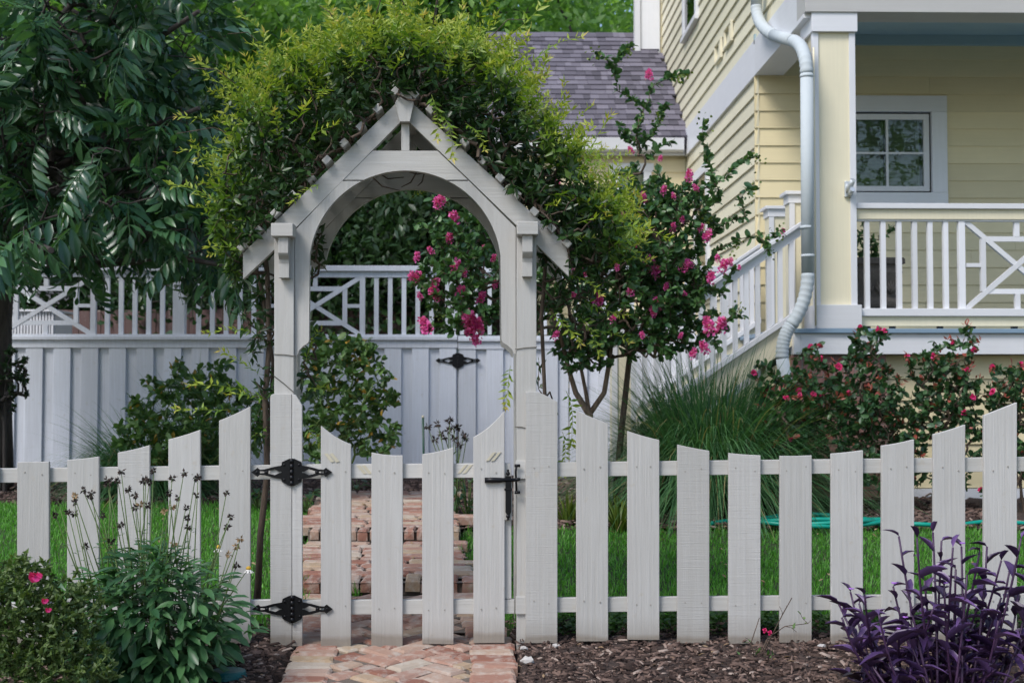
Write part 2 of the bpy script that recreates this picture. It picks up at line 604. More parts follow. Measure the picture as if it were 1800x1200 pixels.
def scatter(tmpl, pos, a, c, Ls, Ws, tone):
    """one big mesh made of a leaf shape set at every position"""
    V0, F0 = tmpl
    a, b, c = frames(a, c)
    n = len(pos)
    V = (pos[:, None, :] + (V0[None, :, 0:1] * Ls[:, None, None]) * a[:, None, :]
         + (V0[None, :, 1:2] * Ws[:, None, None]) * b[:, None, :] + (V0[None, :, 2:3] * Ls[:, None, None]) * c[:, None, :])
    Fs = F0[None] + (np.arange(n) * len(V0))[:, None, None]
    return V.reshape(-1, 3), Fs.reshape(-1, 3), np.repeat(tone, len(F0))


def join(chunks):
    V, T, S, o = [], [], [], 0
    for v, t, s in chunks:
        V.append(v)
        T.append(t + o)
        S.append(s)
        o += len(v)
    return np.concatenate(V), np.concatenate(T), np.concatenate(S)


def edge_tubes(p0, p1, r0, r1, n=5):
    d = nrm(p1 - p0)
    ref = np.where(np.abs(d[:, 2:3]) < 0.9, np.array([[0, 0, 1.0]]), np.array([[1.0, 0, 0]]))
    u = nrm(np.cross(d, ref))
    w = np.cross(d, u)
    ang = np.arange(n) * 2 * math.pi / n
    ring = u[:, None] * np.cos(ang)[None, :, None] + w[:, None] * np.sin(ang)[None, :, None]
    V = np.concatenate([p0[:, None] + ring * r0[:, None, None], p1[:, None] + ring * r1[:, None, None]], 1)
    k = np.arange(n)
    k2 = (k + 1) % n
    F0 = np.concatenate([np.stack([k, k2, k2 + n], 1), np.stack([k, k2 + n, k + n], 1)])
    Fs = F0[None] + (np.arange(len(p0)) * 2 * n)[:, None, None]
    return V.reshape(-1, 3), Fs.reshape(-1, 3)


def grow(trunks, targets, seg=0.2, wig=0.08, sag=0.0, up_cost=0.6, start=None):
    """branches reaching every target from the nearest wood already there"""
    tot = sum(len(t) for t in trunks) + len(targets) * 14 + 10
    arr = np.zeros((tot, 3))
    par = np.full(tot, -1)
    n = 0
    for t in trunks:
        for k, p in enumerate(t):
            arr[n] = p
            par[n] = n - 1 if k else -1
            n += 1
    n_trunk = n
    tips = []
    c0 = arr[:n].mean(0) if start is None else np.array(start)
    order = np.argsort(((targets - c0) ** 2).sum(1))
    for t in targets[order]:
        q = arr[:n]
        cost = np.sqrt(((q - t) ** 2).sum(1)) + up_cost * np.maximum(0, q[:, 2] - t[2])
        i = int(np.argmin(cost))
        p = arr[i].copy()
        Ld = np.linalg.norm(t - p)
        if Ld < 0.01:
            continue
        k = min(12, max(2, int(Ld / seg)))
        prev = i
        off = rng.normal(0, wig, 3) * Ld
        for j in range(1, k + 1):
            s = j / k
            q = p + (t - p) * s + off * math.sin(math.pi * s)
            q[2] += sag * Ld * math.sin(math.pi * s)
            arr[n] = q
            par[n] = prev
            prev = n
            n += 1
        tips.append(prev)
    w = np.zeros(n)
    w[tips] = 1
    for i in range(n - 1, -1, -1):
        if par[i] >= 0:
            w[par[i]] += max(w[i], 0.5) if par[i] < i else 0
    return arr[:n], par[:n], np.maximum(w, 0.5), n_trunk


def wood(name, g, rt, material, parent, rmax=9, power=0.42, n=5):
    arr, par, w, _ = g
    e = np.where(par >= 0)[0]
    r = np.minimum(rmax, rt * w ** power)
    V, T = edge_tubes(arr[par[e]], arr[e], r[par[e]] * 0.97, r[e], n)
    return npart(name, V, T, np.zeros(len(T)), material, parent, smooth=True)


def leaf_sites(g, per_m, maxw=3.0, fw=0.6, spread=0.8, up=0.0, flat=0.8):
    arr, par, w, nt = g
    e = np.where((par >= 0) & (w <= maxw) & (np.arange(len(par)) >= nt))[0]
    a, b = arr[par[e]], arr[e]
    ln = np.linalg.norm(b - a, axis=1)
    cnt = rng.poisson(ln * per_m)
    idx = np.repeat(np.arange(len(e)), cnt)
    s = rng.random(len(idx))[:, None]
    pos = a[idx] * (1 - s) + b[idx] * s
    d = nrm(b - a)[idx]
    ax = nrm(d * fw + nrm(rng.normal(0, 1, (len(idx), 3))) * spread + np.array([0, 0, up]))
    c = nrm(rng.normal(0, 1, (len(idx), 3)) * (1 - flat) + np.array([0, 0, flat]))
    return pos, ax, c


def lobes_pts(lobes, n, shell=2.2):
    """points inside egg-shaped lobes, crowding towards their skins"""
    vol = np.array([l[1][0] * l[1][1] * l[1][2] * (l[2] if len(l) > 2 else 1) for l in lobes])
    pick = rng.choice(len(lobes), n, p=vol / vol.sum())
    C = np.array([tuple(l[0]) for l in lobes])[pick]
    S = np.array([tuple(l[1]) for l in lobes])[pick]
    u = nrm(rng.normal(0, 1, (n, 3)))
    r = rng.random(n) ** (1 / (shell * 1.6))
    return C + u * r[:, None] * S


def lobe(px, py, d, rx, ry, depth, wt=1.0):          # a lobe given by its place and half-sizes in the picture
    k = d / F
    return (P(px, py, d), (rx * k, depth, ry * k), wt)


def blades(base, az, Ls, lean, droop, width, tone, segs=6):
    """arching strap leaves"""
    n = len(base)
    s = np.linspace(0, 1, segs + 1)
    out = Ls[:, None] * lean[:, None] * (s ** 1.4)[None]
    z = Ls[:, None] * (np.sqrt(np.maximum(0.05, 1 - lean ** 2))[:, None] * s[None] - droop[:, None] * (s ** 2.4)[None])
    dx, dy = np.cos(az), np.sin(az)
    cx = base[:, 0:1] + out * dx[:, None]
    cy = base[:, 1:2] + out * dy[:, None]
    cz = base[:, 2:3] + z
    w = width[:, None] * (1 - s ** 2.2)[None] * 0.5 + 1e-4
    tw = rng.uniform(-0.9, 0.9, n)
    sxv, syv = -np.sin(az + tw), np.cos(az + tw)
    Lv = np.stack([cx + w * sxv[:, None], cy + w * syv[:, None], cz], 2)
    Rv = np.stack([cx - w * sxv[:, None], cy - w * syv[:, None], cz], 2)
    V = np.stack([Lv, Rv], 2).reshape(n, -1, 3)
    f = []
    for k in range(segs):
        a = 2 * k
        f += [(a, a + 1, a + 3), (a, a + 3, a + 2)]
    f = np.array(f)
    T = f[None] + (np.arange(n) * 2 * (segs + 1))[:, None, None]
    return V.reshape(-1, 3), T.reshape(-1, 3), np.repeat(tone, len(f))


def place(name, me, parent, pos, a, c, scale, material=None):
    """one leaf (or the like) as an object of its own, sharing mesh data"""
    a, b, c = frames(np.array([a], float), np.array([c], float))
    m3 = Matrix((a[0], b[0], c[0])).transposed()
    o = bpy.data.objects.new(name, me)
    col.objects.link(o)
    o.parent = parent
    o.location = Vector(pos) - wloc(parent)
    o.rotation_euler = m3.to_euler()
    o.scale = scale if isinstance(scale, (tuple, list)) else (scale,) * 3
    return o

# ============================================================ THE GROUND
def grid(name, xs, ys, zf, material, kind='structure'):
    X, Y = np.meshgrid(xs, ys)
    Z = zf(X, Y)
    V = np.stack([X, Y, Z], 2).reshape(-1, 3)
    nx, ny = len(xs), len(ys)
    i = (np.arange(ny - 1)[:, None] * nx + np.arange(nx - 1)[None]).ravel()
    T = np.concatenate([np.stack([i, i + 1, i + nx + 1], 1), np.stack([i, i + nx + 1, i + nx], 1)])
    return npart(name, V, T, None, material, None, kind, True)


def gzn(Y):
    return np.interp(Y, GY, GZ)


PY = [-2.0, 0.0, 1.06, 1.6, 2.3, 2.8, 4.45]
PL = [-0.83, -0.86, -0.98, -1.05, -1.13, -1.19, -1.20]
PR = [0.13, 0.13, -0.005, -0.076, -0.15, -0.18, -0.25]
LEV = ((-2.0, 1.06, lambda y: 0.008 + 0.068 * y, 0.068), (1.06, 2.34, lambda y: 0.135 + 0.06 * (y - 1.06), 0.06), (2.34, 4.45, lambda y: 0.268 + 0.045 * (y - 2.34), 0.045))


def path_l(y):
    return float(np.interp(y, PY, PL))


def path_r(y):
    return float(np.interp(y, PY, PR))


def on_path(X, Y, m=0.0):
    return (X > np.interp(Y, PY, PL) - m) & (X < np.interp(Y, PY, PR) + m) & (Y < 4.45 + m)


ys = np.unique(np.concatenate([np.linspace(-60, -2, 20), np.linspace(-2, 8, 60), np.linspace(8, 120, 30)]))
xs = np.unique(np.concatenate([np.linspace(-90, -4, 20), np.linspace(-4, 8, 50), np.linspace(8, 90, 20)]))
grid('ground', xs, ys, lambda X, Y: gzn(Y) - 0.12, M['earth'])


def lumps(X, Y, k):
    return k * (np.sin(X * 23.1 + Y * 11.3) * np.sin(Y * 19.7 - X * 7.1) + 0.6 * np.sin(X * 47.0 - Y * 31.0) * np.sin(Y * 53.0 + X * 13.0))


MUL_Z = lambda X, Y: gzn(Y) + 0.004 + lumps(X, Y, 0.007)
grid('mulch_bed', np.arange(-3.2, 3.6, 0.035), np.arange(-2.0, 0.30, 0.035),
     lambda X, Y: np.where(on_path(X, Y, .03), MUL_Z(X, Y) - .08, MUL_Z(X, Y)), M['mulch_soil'])
grid('lawn', np.arange(-6, 2.6 + 6, 0.05), np.arange(0.295, 4.7, 0.1), lambda X, Y: gzn(Y) - np.where(on_path(X, Y, .03) | ((X > -.6) & (Y > 3.05)), .09, .004), M['lawn_soil'])
grid('planting_bed', np.arange(-7, 9, 0.06), np.arange(2.95, 7.3, 0.06), lambda X, Y: gzn(Y) + 0.008 + lumps(X, Y, 0.014) - np.where(on_path(X, Y, .03) | ((X < -1.1) & (Y < 4.5)), .10, 0), M['mulch_soil'])

# mulch chips: nobody could count them
chipV = np.array([(0, 0.5, 0), (0.1, -0.5, 0), (0.85, -0.4, 0.02), (1, 0.3, 0), (0.1, 0.3, 0.16), (0.2, -0.35, 0.14), (0.8, -0.25, 0.17), (0.9, 0.2, 0.14)])
chipF = np.array([(4, 5, 6), (4, 6, 7), (0, 1, 5), (0, 5, 4), (1, 2, 6), (1, 6, 5), (2, 3, 7), (2, 7, 6), (3, 0, 4), (3, 4, 7)])


def chips(name, n, x0, x1, y0, y1, z, size, skip=None):
    p = np.stack([rng.uniform(x0, x1, n), rng.uniform(y0, y1, n), np.zeros(n)], 1)
    if skip is not None:
        p = p[~skip(p[:, 0], p[:, 1])]
    n = len(p)
    p[:, 2] = z(p[:, 0], p[:, 1]) + rng.uniform(-0.004, 0.014, n)
    az = rng.uniform(0, 6.28, n)
    a = np.stack([np.cos(az), np.sin(az), rng.normal(0, 0.22, n)], 1)
    c = nrm(np.stack([rng.normal(0, 0.3, n), rng.normal(0, 0.3, n), np.ones(n)], 1))
    Ls = size * np.clip(rng.lognormal(0, 0.5, n), .3, 2.0)
    V, T, S = scatter((chipV, chipF), p, a, c, Ls, Ls * rng.uniform(0.10, 0.28, n), rng.random(n) ** 1.6)
    return npart(name, V, T, S, M['chip'], None, 'stuff')


front_skip = lambda x, y: on_path(x, y, .02) | ((y > 0.1) & (rng.random(len(x)) < 0.5))
tag(chips('mulch', 30000, -2.6, 3.0, -1.15, 0.42, MUL_Z, 0.028, front_skip),
    'brown shredded bark mulch along the foot of the picket fence', 'mulch')
tag(chips('mulch', 30000, -4.6, 3.8, 2.95, 6.3, lambda X, Y: gzn(Y) + 0.012, 0.045,
          lambda x, y: on_path(x, y, .03) | ((x < -1.1) & (y < 4.5))), 'brown bark mulch in the planting bed at the back of the lawn', 'mulch')

# lawn blades
nb = 105000
gp = np.stack([rng.uniform(-4.4, 3.6, nb), 0.32 + 4.3 * rng.random(nb) ** 1.25, np.zeros(nb)], 1)
pl = np.vectorize(path_l)(gp[:, 1])
pr = np.vectorize(path_r)(gp[:, 1])
edge_wob = 0.06 * np.sin(gp[:, 1] * 9) + rng.normal(0, 0.02, nb)
gp = gp[((gp[:, 0] < pl - 0.02 + edge_wob * 0.5) | (gp[:, 0] > pr + 0.03 + edge_wob * 0.5)) & (gp[:, 1] < np.where(gp[:, 0] < -.9, 4.5, 3.02) + edge_wob)
        & ~((gp[:, 1] < 0.55) & (rng.random(nb) < 0.6))]
gp[:, 2] = gzn(gp[:, 1]) - 0.006
nb = len(gp)
patch = 0.5 + 0.5 * np.sin(gp[:, 0] * 3.1 + 1.3 * np.sin(gp[:, 1] * 2.2)) * np.sin(gp[:, 1] * 2.7 + gp[:, 0])
Vv, Tt, Ss = blades(gp, rng.uniform(0, 6.28, nb), rng.uniform(0.028, 0.062, nb) * (0.8 + 0.4 * patch), rng.beta(1.6, 2.2, nb) * 0.9,
                    rng.uniform(0, 0.35, nb), rng.uniform(0.004, 0.0075, nb),
                    np.clip(rng.normal(0.42, 0.22, nb) + 0.15 * patch, 0, 1) * np.where(rng.random(nb) < 0.95, 0.86, 1.1), 3)
tag(npart('grass', Vv, Tt, Ss, M['lf_grass'], None, 'stuff'), 'bright green mown lawn grass on both sides of the brick path', 'grass')

# ------------------------------------------------------------ brick path: every brick a piece
path = MB()
for (y0, y1, zf_, sl_) in LEV:
    ysx = np.linspace(y0, y1, 12)
    for a, b in zip(ysx[:-1], ysx[1:]):
        path.add([(path_l(a) + .01, a, zf_(a) - 0.007), (path_r(a) - .01, a, zf_(a) - 0.007), (path_r(b) - .01, b, zf_(b) - 0.02), (path_l(b) + .01, b, zf_(b) - 0.02)], [(0, 1, 2, 3)])
for (ya_, za_, zb_) in ((1.085, .06, .12), (2.365, .19, .255)):
    path.box(path_l(ya_) + .01, path_r(ya_) - .01, ya_, ya_ + .05, za_, zb_)
path = part('brick_path', path, M['sand'])
path['kind'] = 'structure'
brick_me = []
for k in range(7):
    bm = MB()
    j = lambda s=0.004: rnd.uniform(-s, s)
    lo = [(-.5, -.5), (.5, -.5), (.5, .5), (-.5, .5)]
    vs = []
    for z, ins in ((-1.0, 0.0), (-0.14, 0.0), (0.0, 0.014)):
        for sx_, sy_ in lo:
            vs.append(((sx_ * (0.2 - ins * 2)) + j(), sy_ * (0.1 - ins * 2) + j(0.003), z * 0.06 + (j(0.003) if z == 0 else 0)))
        if z == 0:                                   # middles of the long edges, so that the worn edge wanders
            pass
    fs = [(8, 9, 10, 11)]
    for r0 in (0, 4):
        fs += [(r0 + i, r0 + (i + 1) % 4, r0 + 4 + (i + 1) % 4, r0 + 4 + i) for i in range(4)]
    bm.add(vs, fs)
    me = bm.mesh('brick', (0, 0, 0), False)
    me.materials.append(M['brick'])
    brick_me.append(me)

spots = []           # (x, y, z, angle, scale_x, scale_y)


def clipped(x, y, a, l, r):
    hx = abs(math.cos(a)) * 0.1 + abs(math.sin(a)) * 0.05
    return x - hx > l and x + hx < r


ZP = (0.0, 0.0, 0.0)
# headers along both edges of the lowest stretch
y = -1.95
while y < 1.04:
    spots.append((path_l(y) + 0.10 + rnd.uniform(-.008, .008), y, ZP[0], rnd.uniform(-.04, .04), rnd.uniform(.93, 1.0), rnd.uniform(.90, .97)))
    spots.append((path_r(y) - 0.10 + rnd.uniform(-.008, .008), y, ZP[0], rnd.uniform(-.04, .04), rnd.uniform(.93, 1.0), rnd.uniform(.90, .97)))
    y += 0.1015
# herringbone at 45 degrees between the headers
u = 0.1015
c45 = math.sqrt(.5)
for i in range(-60, 60):
    for k in range(-40, 40):
        # unit: one brick along a, one along b
        for (ca, cb, ang) in ((i * u + 4 * k * u + u, i * u + 0.5 * u, 0.0), (i * u + 4 * k * u + 3.5 * u, i * u + u, 90.0)):
            x = (ca - cb) * c45 - 0.36
            yy = (ca + cb) * c45
            if not (-1.95 < yy < 1.0):
                continue
            l, r = path_l(yy) + 0.205, path_r(yy) - 0.205
            a = R(45 + ang)
            hx = 0.085
            sxx = 1.0
            dz_ = 0
            if x < l + hx - 0.01 or x > r - hx + 0.01:
                if l + 0.035 < x < r - 0.035:
                    sxx = 0.66
                    dz_ = -.003
                    x = min(max(x, l + 0.052), r - 0.052)
                elif l - .06 < x < r + .06:
                    sxx = 0.42
                    dz_ = -.005
                    x = min(max(x, l + 0.03), r - 0.03)
                else:
                    continue
            spots.append((x, yy, ZP[0] + dz_ + rnd.uniform(-.003, .003), a + rnd.uniform(-.03, .03), sxx * rnd.uniform(.94, .98), rnd.uniform(.92, .97)))
# the two risers: bricks laid with their ends to the front, then courses across
for lev, (ya, yb) in ((1, (1.06, 2.30)), (2, (2.34, 4.45))):
    x = path_l(ya) - 0.0
    while x < path_r(ya) - 0.05:
        w = rnd.uniform(0.85, 1.05) * (1 if lev == 1 else .68)
        spots.append((x + 0.05, ya + 0.10, ZP[lev] + rnd.uniform(-.005, .005), R(90) + rnd.uniform(-.05, .05), 1.0, w * .92))
        x += 0.106 * w + rnd.uniform(0, .012)
    y = ya + 0.262
    while y < yb - 0.02:
        l, r = path_l(y), path_r(y)
        x = l + rnd.uniform(-0.10, 0.0)
        while x < r - 0.06:
            spots.append((x + 0.1, y + rnd.uniform(-.005, .005), ZP[lev] + rnd.uniform(-.003, .003), rnd.uniform(-.035, .035), rnd.uniform(.94, .995), rnd.uniform(.92, .99)))
            x += 0.205
        y += 0.104
spots = [s for s in spots if s[1] > -0.95]
spots.sort(key=lambda s: s[1])
joined = []
for k, (x, y, z, a, sx_, sy_) in enumerate(spots):
    me = brick_me[rnd.randrange(7)]
    lv_ = LEV[0 if y < 1.06 else (1 if y < 2.34 else 2)]
    z += lv_[2](y)
    tilt = math.atan(lv_[3])
    if k < 300:
        o = link('brick', me, None, path)
        o.location = (x, y, z)
        o.rotation_euler = (Matrix.Rotation(tilt + rnd.uniform(-.008, .008), 3, 'X') @ Matrix.Rotation(a + (math.pi if rnd.random() < .5 else 0), 3, 'Z')).to_euler()
        o.scale = (sx_, sy_, 1)
    else:
        v = np.array([tuple(q.co) for q in me.vertices]) * (sx_, sy_, 1)
        ca, sa = math.cos(a), math.sin(a)
        v = np.stack([v[:, 0] * ca - v[:, 1] * sa + x, v[:, 0] * sa + v[:, 1] * ca + y, v[:, 2] + z], 1)
        t = []
        for p in me.polygons:
            q = list(p.vertices)
            t += [(q[0], q[1], q[2]), (q[0], q[2], q[3])]
        joined.append((v, np.array(t), np.full(len(t), rnd.random())))
if joined:
    npart('far_bricks', *join(joined), M['brick_attr'], path, 'stuff')

# ============================================================ FRONT PICKET FENCE, GATE, ARBOR
def px_poly(pts, d):
    return [(P(x, y, d).x, P(x, y, d).z) for x, y in pts]


D0 = 5.978            # face of the pickets


def picket(parent, x0, x1, yl, yr, yb, bulge=0.0, m='picket', top=None):
    """a board with its own cut top; bulge > 0 hollows the cut"""
    if top is None:
        n = 7
        top = []
        for i in range(n):
            s = i / (n - 1)
            top.append((x0 + (x1 - x0) * s, yl + (yr - yl) * s + bulge * math.sin(math.pi * s)))
    wob = rnd.uniform(-1.0, 1.0)
    poly = px_poly([(x0 + wob * .4, yb)] + top + [(x1 + wob * .4, yb + rnd.uniform(-1, 1))], D0)
    base = ((poly[0][0] + poly[-1][0]) / 2, -0.011, poly[0][1])
    dy = rnd.uniform(-0.0015, 0.0015)
    o = part('picket', MB().prism(poly, -0.022 + dy, -0.0005 + dy), M[m], parent, base, bev=0.0022)
    return o


def rail(parent, xa, xb, ya, yb, h=25, name='rail', y0=0.0, y1=0.036):
    dd = 6.0
    return part(name, MB().prism(px_poly([(xa, ya), (xb, yb), (xb, yb + h), (xa, ya + h)], dd), y0, y1), M['rail'], parent, bev=0.002)


GRP = 'front picket fence panels beside the arbor'
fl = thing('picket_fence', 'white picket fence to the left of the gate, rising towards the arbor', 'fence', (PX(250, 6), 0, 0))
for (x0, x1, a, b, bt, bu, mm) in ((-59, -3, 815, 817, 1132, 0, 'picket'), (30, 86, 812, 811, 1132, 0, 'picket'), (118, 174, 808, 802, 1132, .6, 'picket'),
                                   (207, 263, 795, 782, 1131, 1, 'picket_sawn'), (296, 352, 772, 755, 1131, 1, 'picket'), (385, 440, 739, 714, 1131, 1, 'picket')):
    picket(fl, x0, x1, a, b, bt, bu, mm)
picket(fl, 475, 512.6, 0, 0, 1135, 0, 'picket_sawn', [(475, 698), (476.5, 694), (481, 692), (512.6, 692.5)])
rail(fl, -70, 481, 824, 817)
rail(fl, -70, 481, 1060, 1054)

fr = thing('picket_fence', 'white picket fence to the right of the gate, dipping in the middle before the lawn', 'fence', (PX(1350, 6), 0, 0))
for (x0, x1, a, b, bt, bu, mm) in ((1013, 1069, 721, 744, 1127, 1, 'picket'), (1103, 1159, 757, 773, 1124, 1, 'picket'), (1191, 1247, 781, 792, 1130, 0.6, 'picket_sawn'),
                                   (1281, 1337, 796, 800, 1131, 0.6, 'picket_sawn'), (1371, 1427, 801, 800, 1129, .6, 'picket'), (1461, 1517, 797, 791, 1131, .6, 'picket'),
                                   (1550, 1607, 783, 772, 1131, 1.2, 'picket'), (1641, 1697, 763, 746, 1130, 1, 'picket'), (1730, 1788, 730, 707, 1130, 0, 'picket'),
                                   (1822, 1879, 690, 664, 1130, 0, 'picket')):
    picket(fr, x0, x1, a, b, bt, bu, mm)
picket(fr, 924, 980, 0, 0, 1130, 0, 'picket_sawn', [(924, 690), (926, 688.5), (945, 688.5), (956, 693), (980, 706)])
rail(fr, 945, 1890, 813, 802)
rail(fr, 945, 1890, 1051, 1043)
# weathered rail ends on the arbor post beside the tall first board
part('block', MB().prism(px_poly([(906.5, 809), (924, 809), (924, 841), (906.5, 841)], 5.99), -0.012, -0.001), M['rail'], fr, bev=.002)
part('block', MB().prism(px_poly([(906.5, 1048), (924, 1048), (924, 1079), (906.5, 1079)], 5.99), -0.012, -0.001), M['rail'], fr, bev=.002)


def nails(parent, xs_, bolts=((0, 0),)):
    mb_ = MB()
    for (x0_, x1_, r1, r2) in xs_:
        for x_ in (x0_ + 13 + rnd.uniform(-3, 3), x1_ - 13 + rnd.uniform(-3, 3)):
            for y_ in (r1 + rnd.uniform(-5, 5), r2 + rnd.uniform(-5, 5)):
                q_ = P(x_, y_, D0)
                mb_.tube([(q_.x, -.0245, q_.z), (q_.x, -.0205, q_.z)], .0036, 6)
    part('nail_heads', mb_, M['nail'], parent, kind='stuff')


nails(fl, [(x, x + 55, 832, 1068) for x in (30, 118, 207, 296, 385)])
nails(fr, [(x, x + 56, 824, 1060) for x in (924, 1013, 1103, 1191, 1281, 1371, 1461, 1550, 1641, 1730)])
gate = thing('gate', 'white picket gate under the arbor with black strap hinges and thumb latch', 'gate', (PX(700, 6), 0, 0.02))
picket(gate, 513.4, 531, 0, 0, 1135, 0, 'picket_sawn', [(513.4, 692.5), (520, 694), (531, 712)])
picket(gate, 564, 617, 748, 781, 1137, 3.5, 'picket')
picket(gate, 653, 708, 795, 800, 1138, 2.0, 'picket')
picket(gate, 742, 797, 798, 786, 1131, 1.5, 'picket')
picket(gate, 832, 887, 768, 722, 1130, 5.0, 'picket')
rail(gate, 518, 897, 816, 814)
rail(gate, 518, 904, 1055, 1053)
part('stile', MB().prism(px_poly([(886, 822), (899, 822), (899, 1052), (886, 1052)], 6.0), 0.001, 0.033), M['picket'], gate, bev=.002)
for (x, y, s) in ((570, 797, 1), (627, 818, 1), (816, 817, -1), (866, 795, -1)):
    mb = MB()
    for k in (0, 9):
        q = [(x + k, y), (x + k + 6, y - 1), (x + k + 6 + 12 * s, y + 14 * (1 if s > 0 else 1)), (x + k + 12 * s, y + 15)]
        dd = D0 - 0.002 if x in (570, 866) else 5.999
        pp = px_poly(q, dd)
        yy = dd - 6
        mb.prism(pp, yy - 0.0016, yy + 0.001)
    part('tape_residue', mb, M['residue'], gate)

nails(gate, [(x, x + 54, 828, 1067) for x in (564, 653, 742, 832)])


def hinge(parent, cx, cy, dd, k=1.0, name='hinge', right_dy=1.0):
    """ornamental strap hinge; px offsets from its pin, two straps with cut-outs, knuckles and bolts"""
    hp = thing(name, None, None, P(cx, cy, dd))
    hp.location = Vector(P(cx, cy, dd)) - wloc(parent)
    hp.parent = parent
    y1 = dd - 6.0
    for s in (-1, 1):
        mb = MB()

        def pg(pts, t=0.005):
            mb.prism(px_poly([(cx + s * x * k, cy + y * k) for x, y in pts], dd), y1 - t, y1)
        pg([(1, -23), (4, -24), (17, -18), (18, -12), (18, 11), (17, 17), (4, 24), (1, 23)], .006)
        pg([(17, -12), (34, -9), (47, -5.4), (47, -1.8), (40, -2.5), (30, -5.5), (22, -1.2), (17, -0.8)])
        pg([(17, 12), (34, 9), (47, 5.4), (47, 1.8), (40, 2.5), (30, 5), (22, 1.2), (17, 0.8)])
        pg([(36, -7.5), (45, -5.5), (45, 5.5), (36, 7.5)] if False else [(41, -6), (48, -5), (48, 5), (41, 6)], .0055)
        pg([(47, -5.2), (58, -4.4), (58, -2), (53, -1.6), (47, -1)])
        pg([(47, 5.2), (58, 4.4), (58, 2), (53, 1.6), (47, 1)])
        pg([(56, -4.6), (60, -8), (71, 0), (60, 8), (56, 4.6)], .006)
        part('strap', mb, M['black'], hp)
        mb2 = MB()
        for bxp, byp in ((13, -13), (13, 13), (44.5, 0), (61, 0)):
            q = P(cx + s * bxp * k, cy + byp * k, dd)
            mb2.ball((q.x, y1 - .006, q.z), .0065 * k, .005, .0065 * k, 8, 4)
        part('bolts', mb2, M['black'], hp, smooth=True)
    mb = MB()
    for a, b in ((-24, -15), (-14.5, -5), (-4.5, 5), (5.5, 14.5), (15, 24)):
        q0, q1 = P(cx, cy + a * k, dd), P(cx, cy + b * k, dd)
        mb.tube([(q0.x, y1 - .007, q0.z), (q1.x, y1 - .007, q1.z)], .0085 * k, 10)
    part('knuckles', mb, M['black'], hp, smooth=True)
    return hp


hinge(gate, 513, 829.5, D0 - 0.004)
hinge(gate, 514, 1069.5, D0 - 0.004)
# thumb latch
lt = thing('latch', None, None, P(893, 860, 5.98))
lt.location = Vector(P(893, 860, 5.98)) - wloc(gate)
lt.parent = gate
q = lambda x, y, dy=0.0: Vector((P(x, y, 5.97).x, -0.03 + dy, P(x, y, 5.97).z))
mb = MB().tube([q(852, 843.5), q(866, 843.5), q(880, 843.5), q(884, 843), q(911, 843)], [.0125, .013, .012, .0095, .0075], 10)
part('handle', mb, M['black'], lt, smooth=True)
part('plate', MB().prism(px_poly([(888.5, 836), (898.5, 836), (898.5, 900), (896, 904), (891, 904), (888.5, 900)], 5.97), -0.034, -0.022)
     .prism(px_poly([(886.5, 858), (900, 858), (900, 861.5), (886.5, 861.5)], 5.97), -0.037, -0.022), M['black'], lt, bev=.0015)
mb = MB()
for (x, y, r) in ((893, 832, .010), (893, 826.5, .006), (893, 907, .010), (893, 912, .006)):
    qq = q(x, y)
    mb.ball(qq, r, r * .8, r, 10, 6)
part('finial', mb, M['black'], lt, smooth=True)
mb = MB().tube([q(908, 818), q(906.5, 828), q(907, 842), q(908, 864)], .005, 8)
for y in (818, 842, 865):
    qq = q(909, y)
    mb.tube([qq + Vector((-.012, 0, 0)), qq + Vector((.014, 0, 0))], .007, 8)
part('keeper', mb, M['black'], lt, smooth=True)
part('back_plate', MB().prism(px_poly([(886, 840), (900.5, 840), (900.5, 913), (886, 913)], 5.985), -0.0215, -0.0005), M['arbor'], lt)

# ------------------------------------------------------------ arbor
arb = thing('garden_arbor', 'white timber garden arbor with gabled rafters and round arch over the gate', 'arbor', (PX(712, 6.3), 0.3, 0))
AR = 0.56
arc = [(712 + 169 * math.cos(t), 469 - 169 * math.sin(t)) for t in np.linspace(math.radians(64), math.radians(116), 15)]
arcl = [(712 + 169 * math.cos(t), 469 - 169 * math.sin(t)) for t in np.linspace(math.radians(116.3), math.radians(173), 14)]
arcr = [(712 + 169 * math.cos(t), 469 - 169 * math.sin(t)) for t in np.linspace(math.radians(63.7), math.radians(7), 14)]
collar = [(655, 265), (769, 265), (822.5, 316.2), (786.5, 316.2)] + arc + [(637.5, 316.2), (602, 316.2)]
side_l = [(600.8, 318.2), (636, 318.2)] + arcl + [(543, 598), (541, 603), (533, 608), (526, 615), (522, 625), (518.3, 625), (518.3, 405)]
side_r = [(824.5, 318.2), (788, 318.2)] + arcr + [(881.5, 597), (884, 602), (892, 607), (900, 614), (903.5, 622), (906.4, 622), (906.4, 400)]
raf_l = [(427, 445), (694, 184), (712, 170), (712, 208), (702, 217), (481, 440), (427, 491)]
raf_r = [(1000, 434), (728, 184), (712.6, 170), (712.6, 208), (722, 217), (943, 430), (1000, 486)]
D1 = 6.02
WP = lambda x, y: P(x, y, D1)
side_l2 = [(600.8, 318.2), (636, 318.2)] + arcl[:-1] + [(544, 452), (518.3, 452), (518.3, 405)]
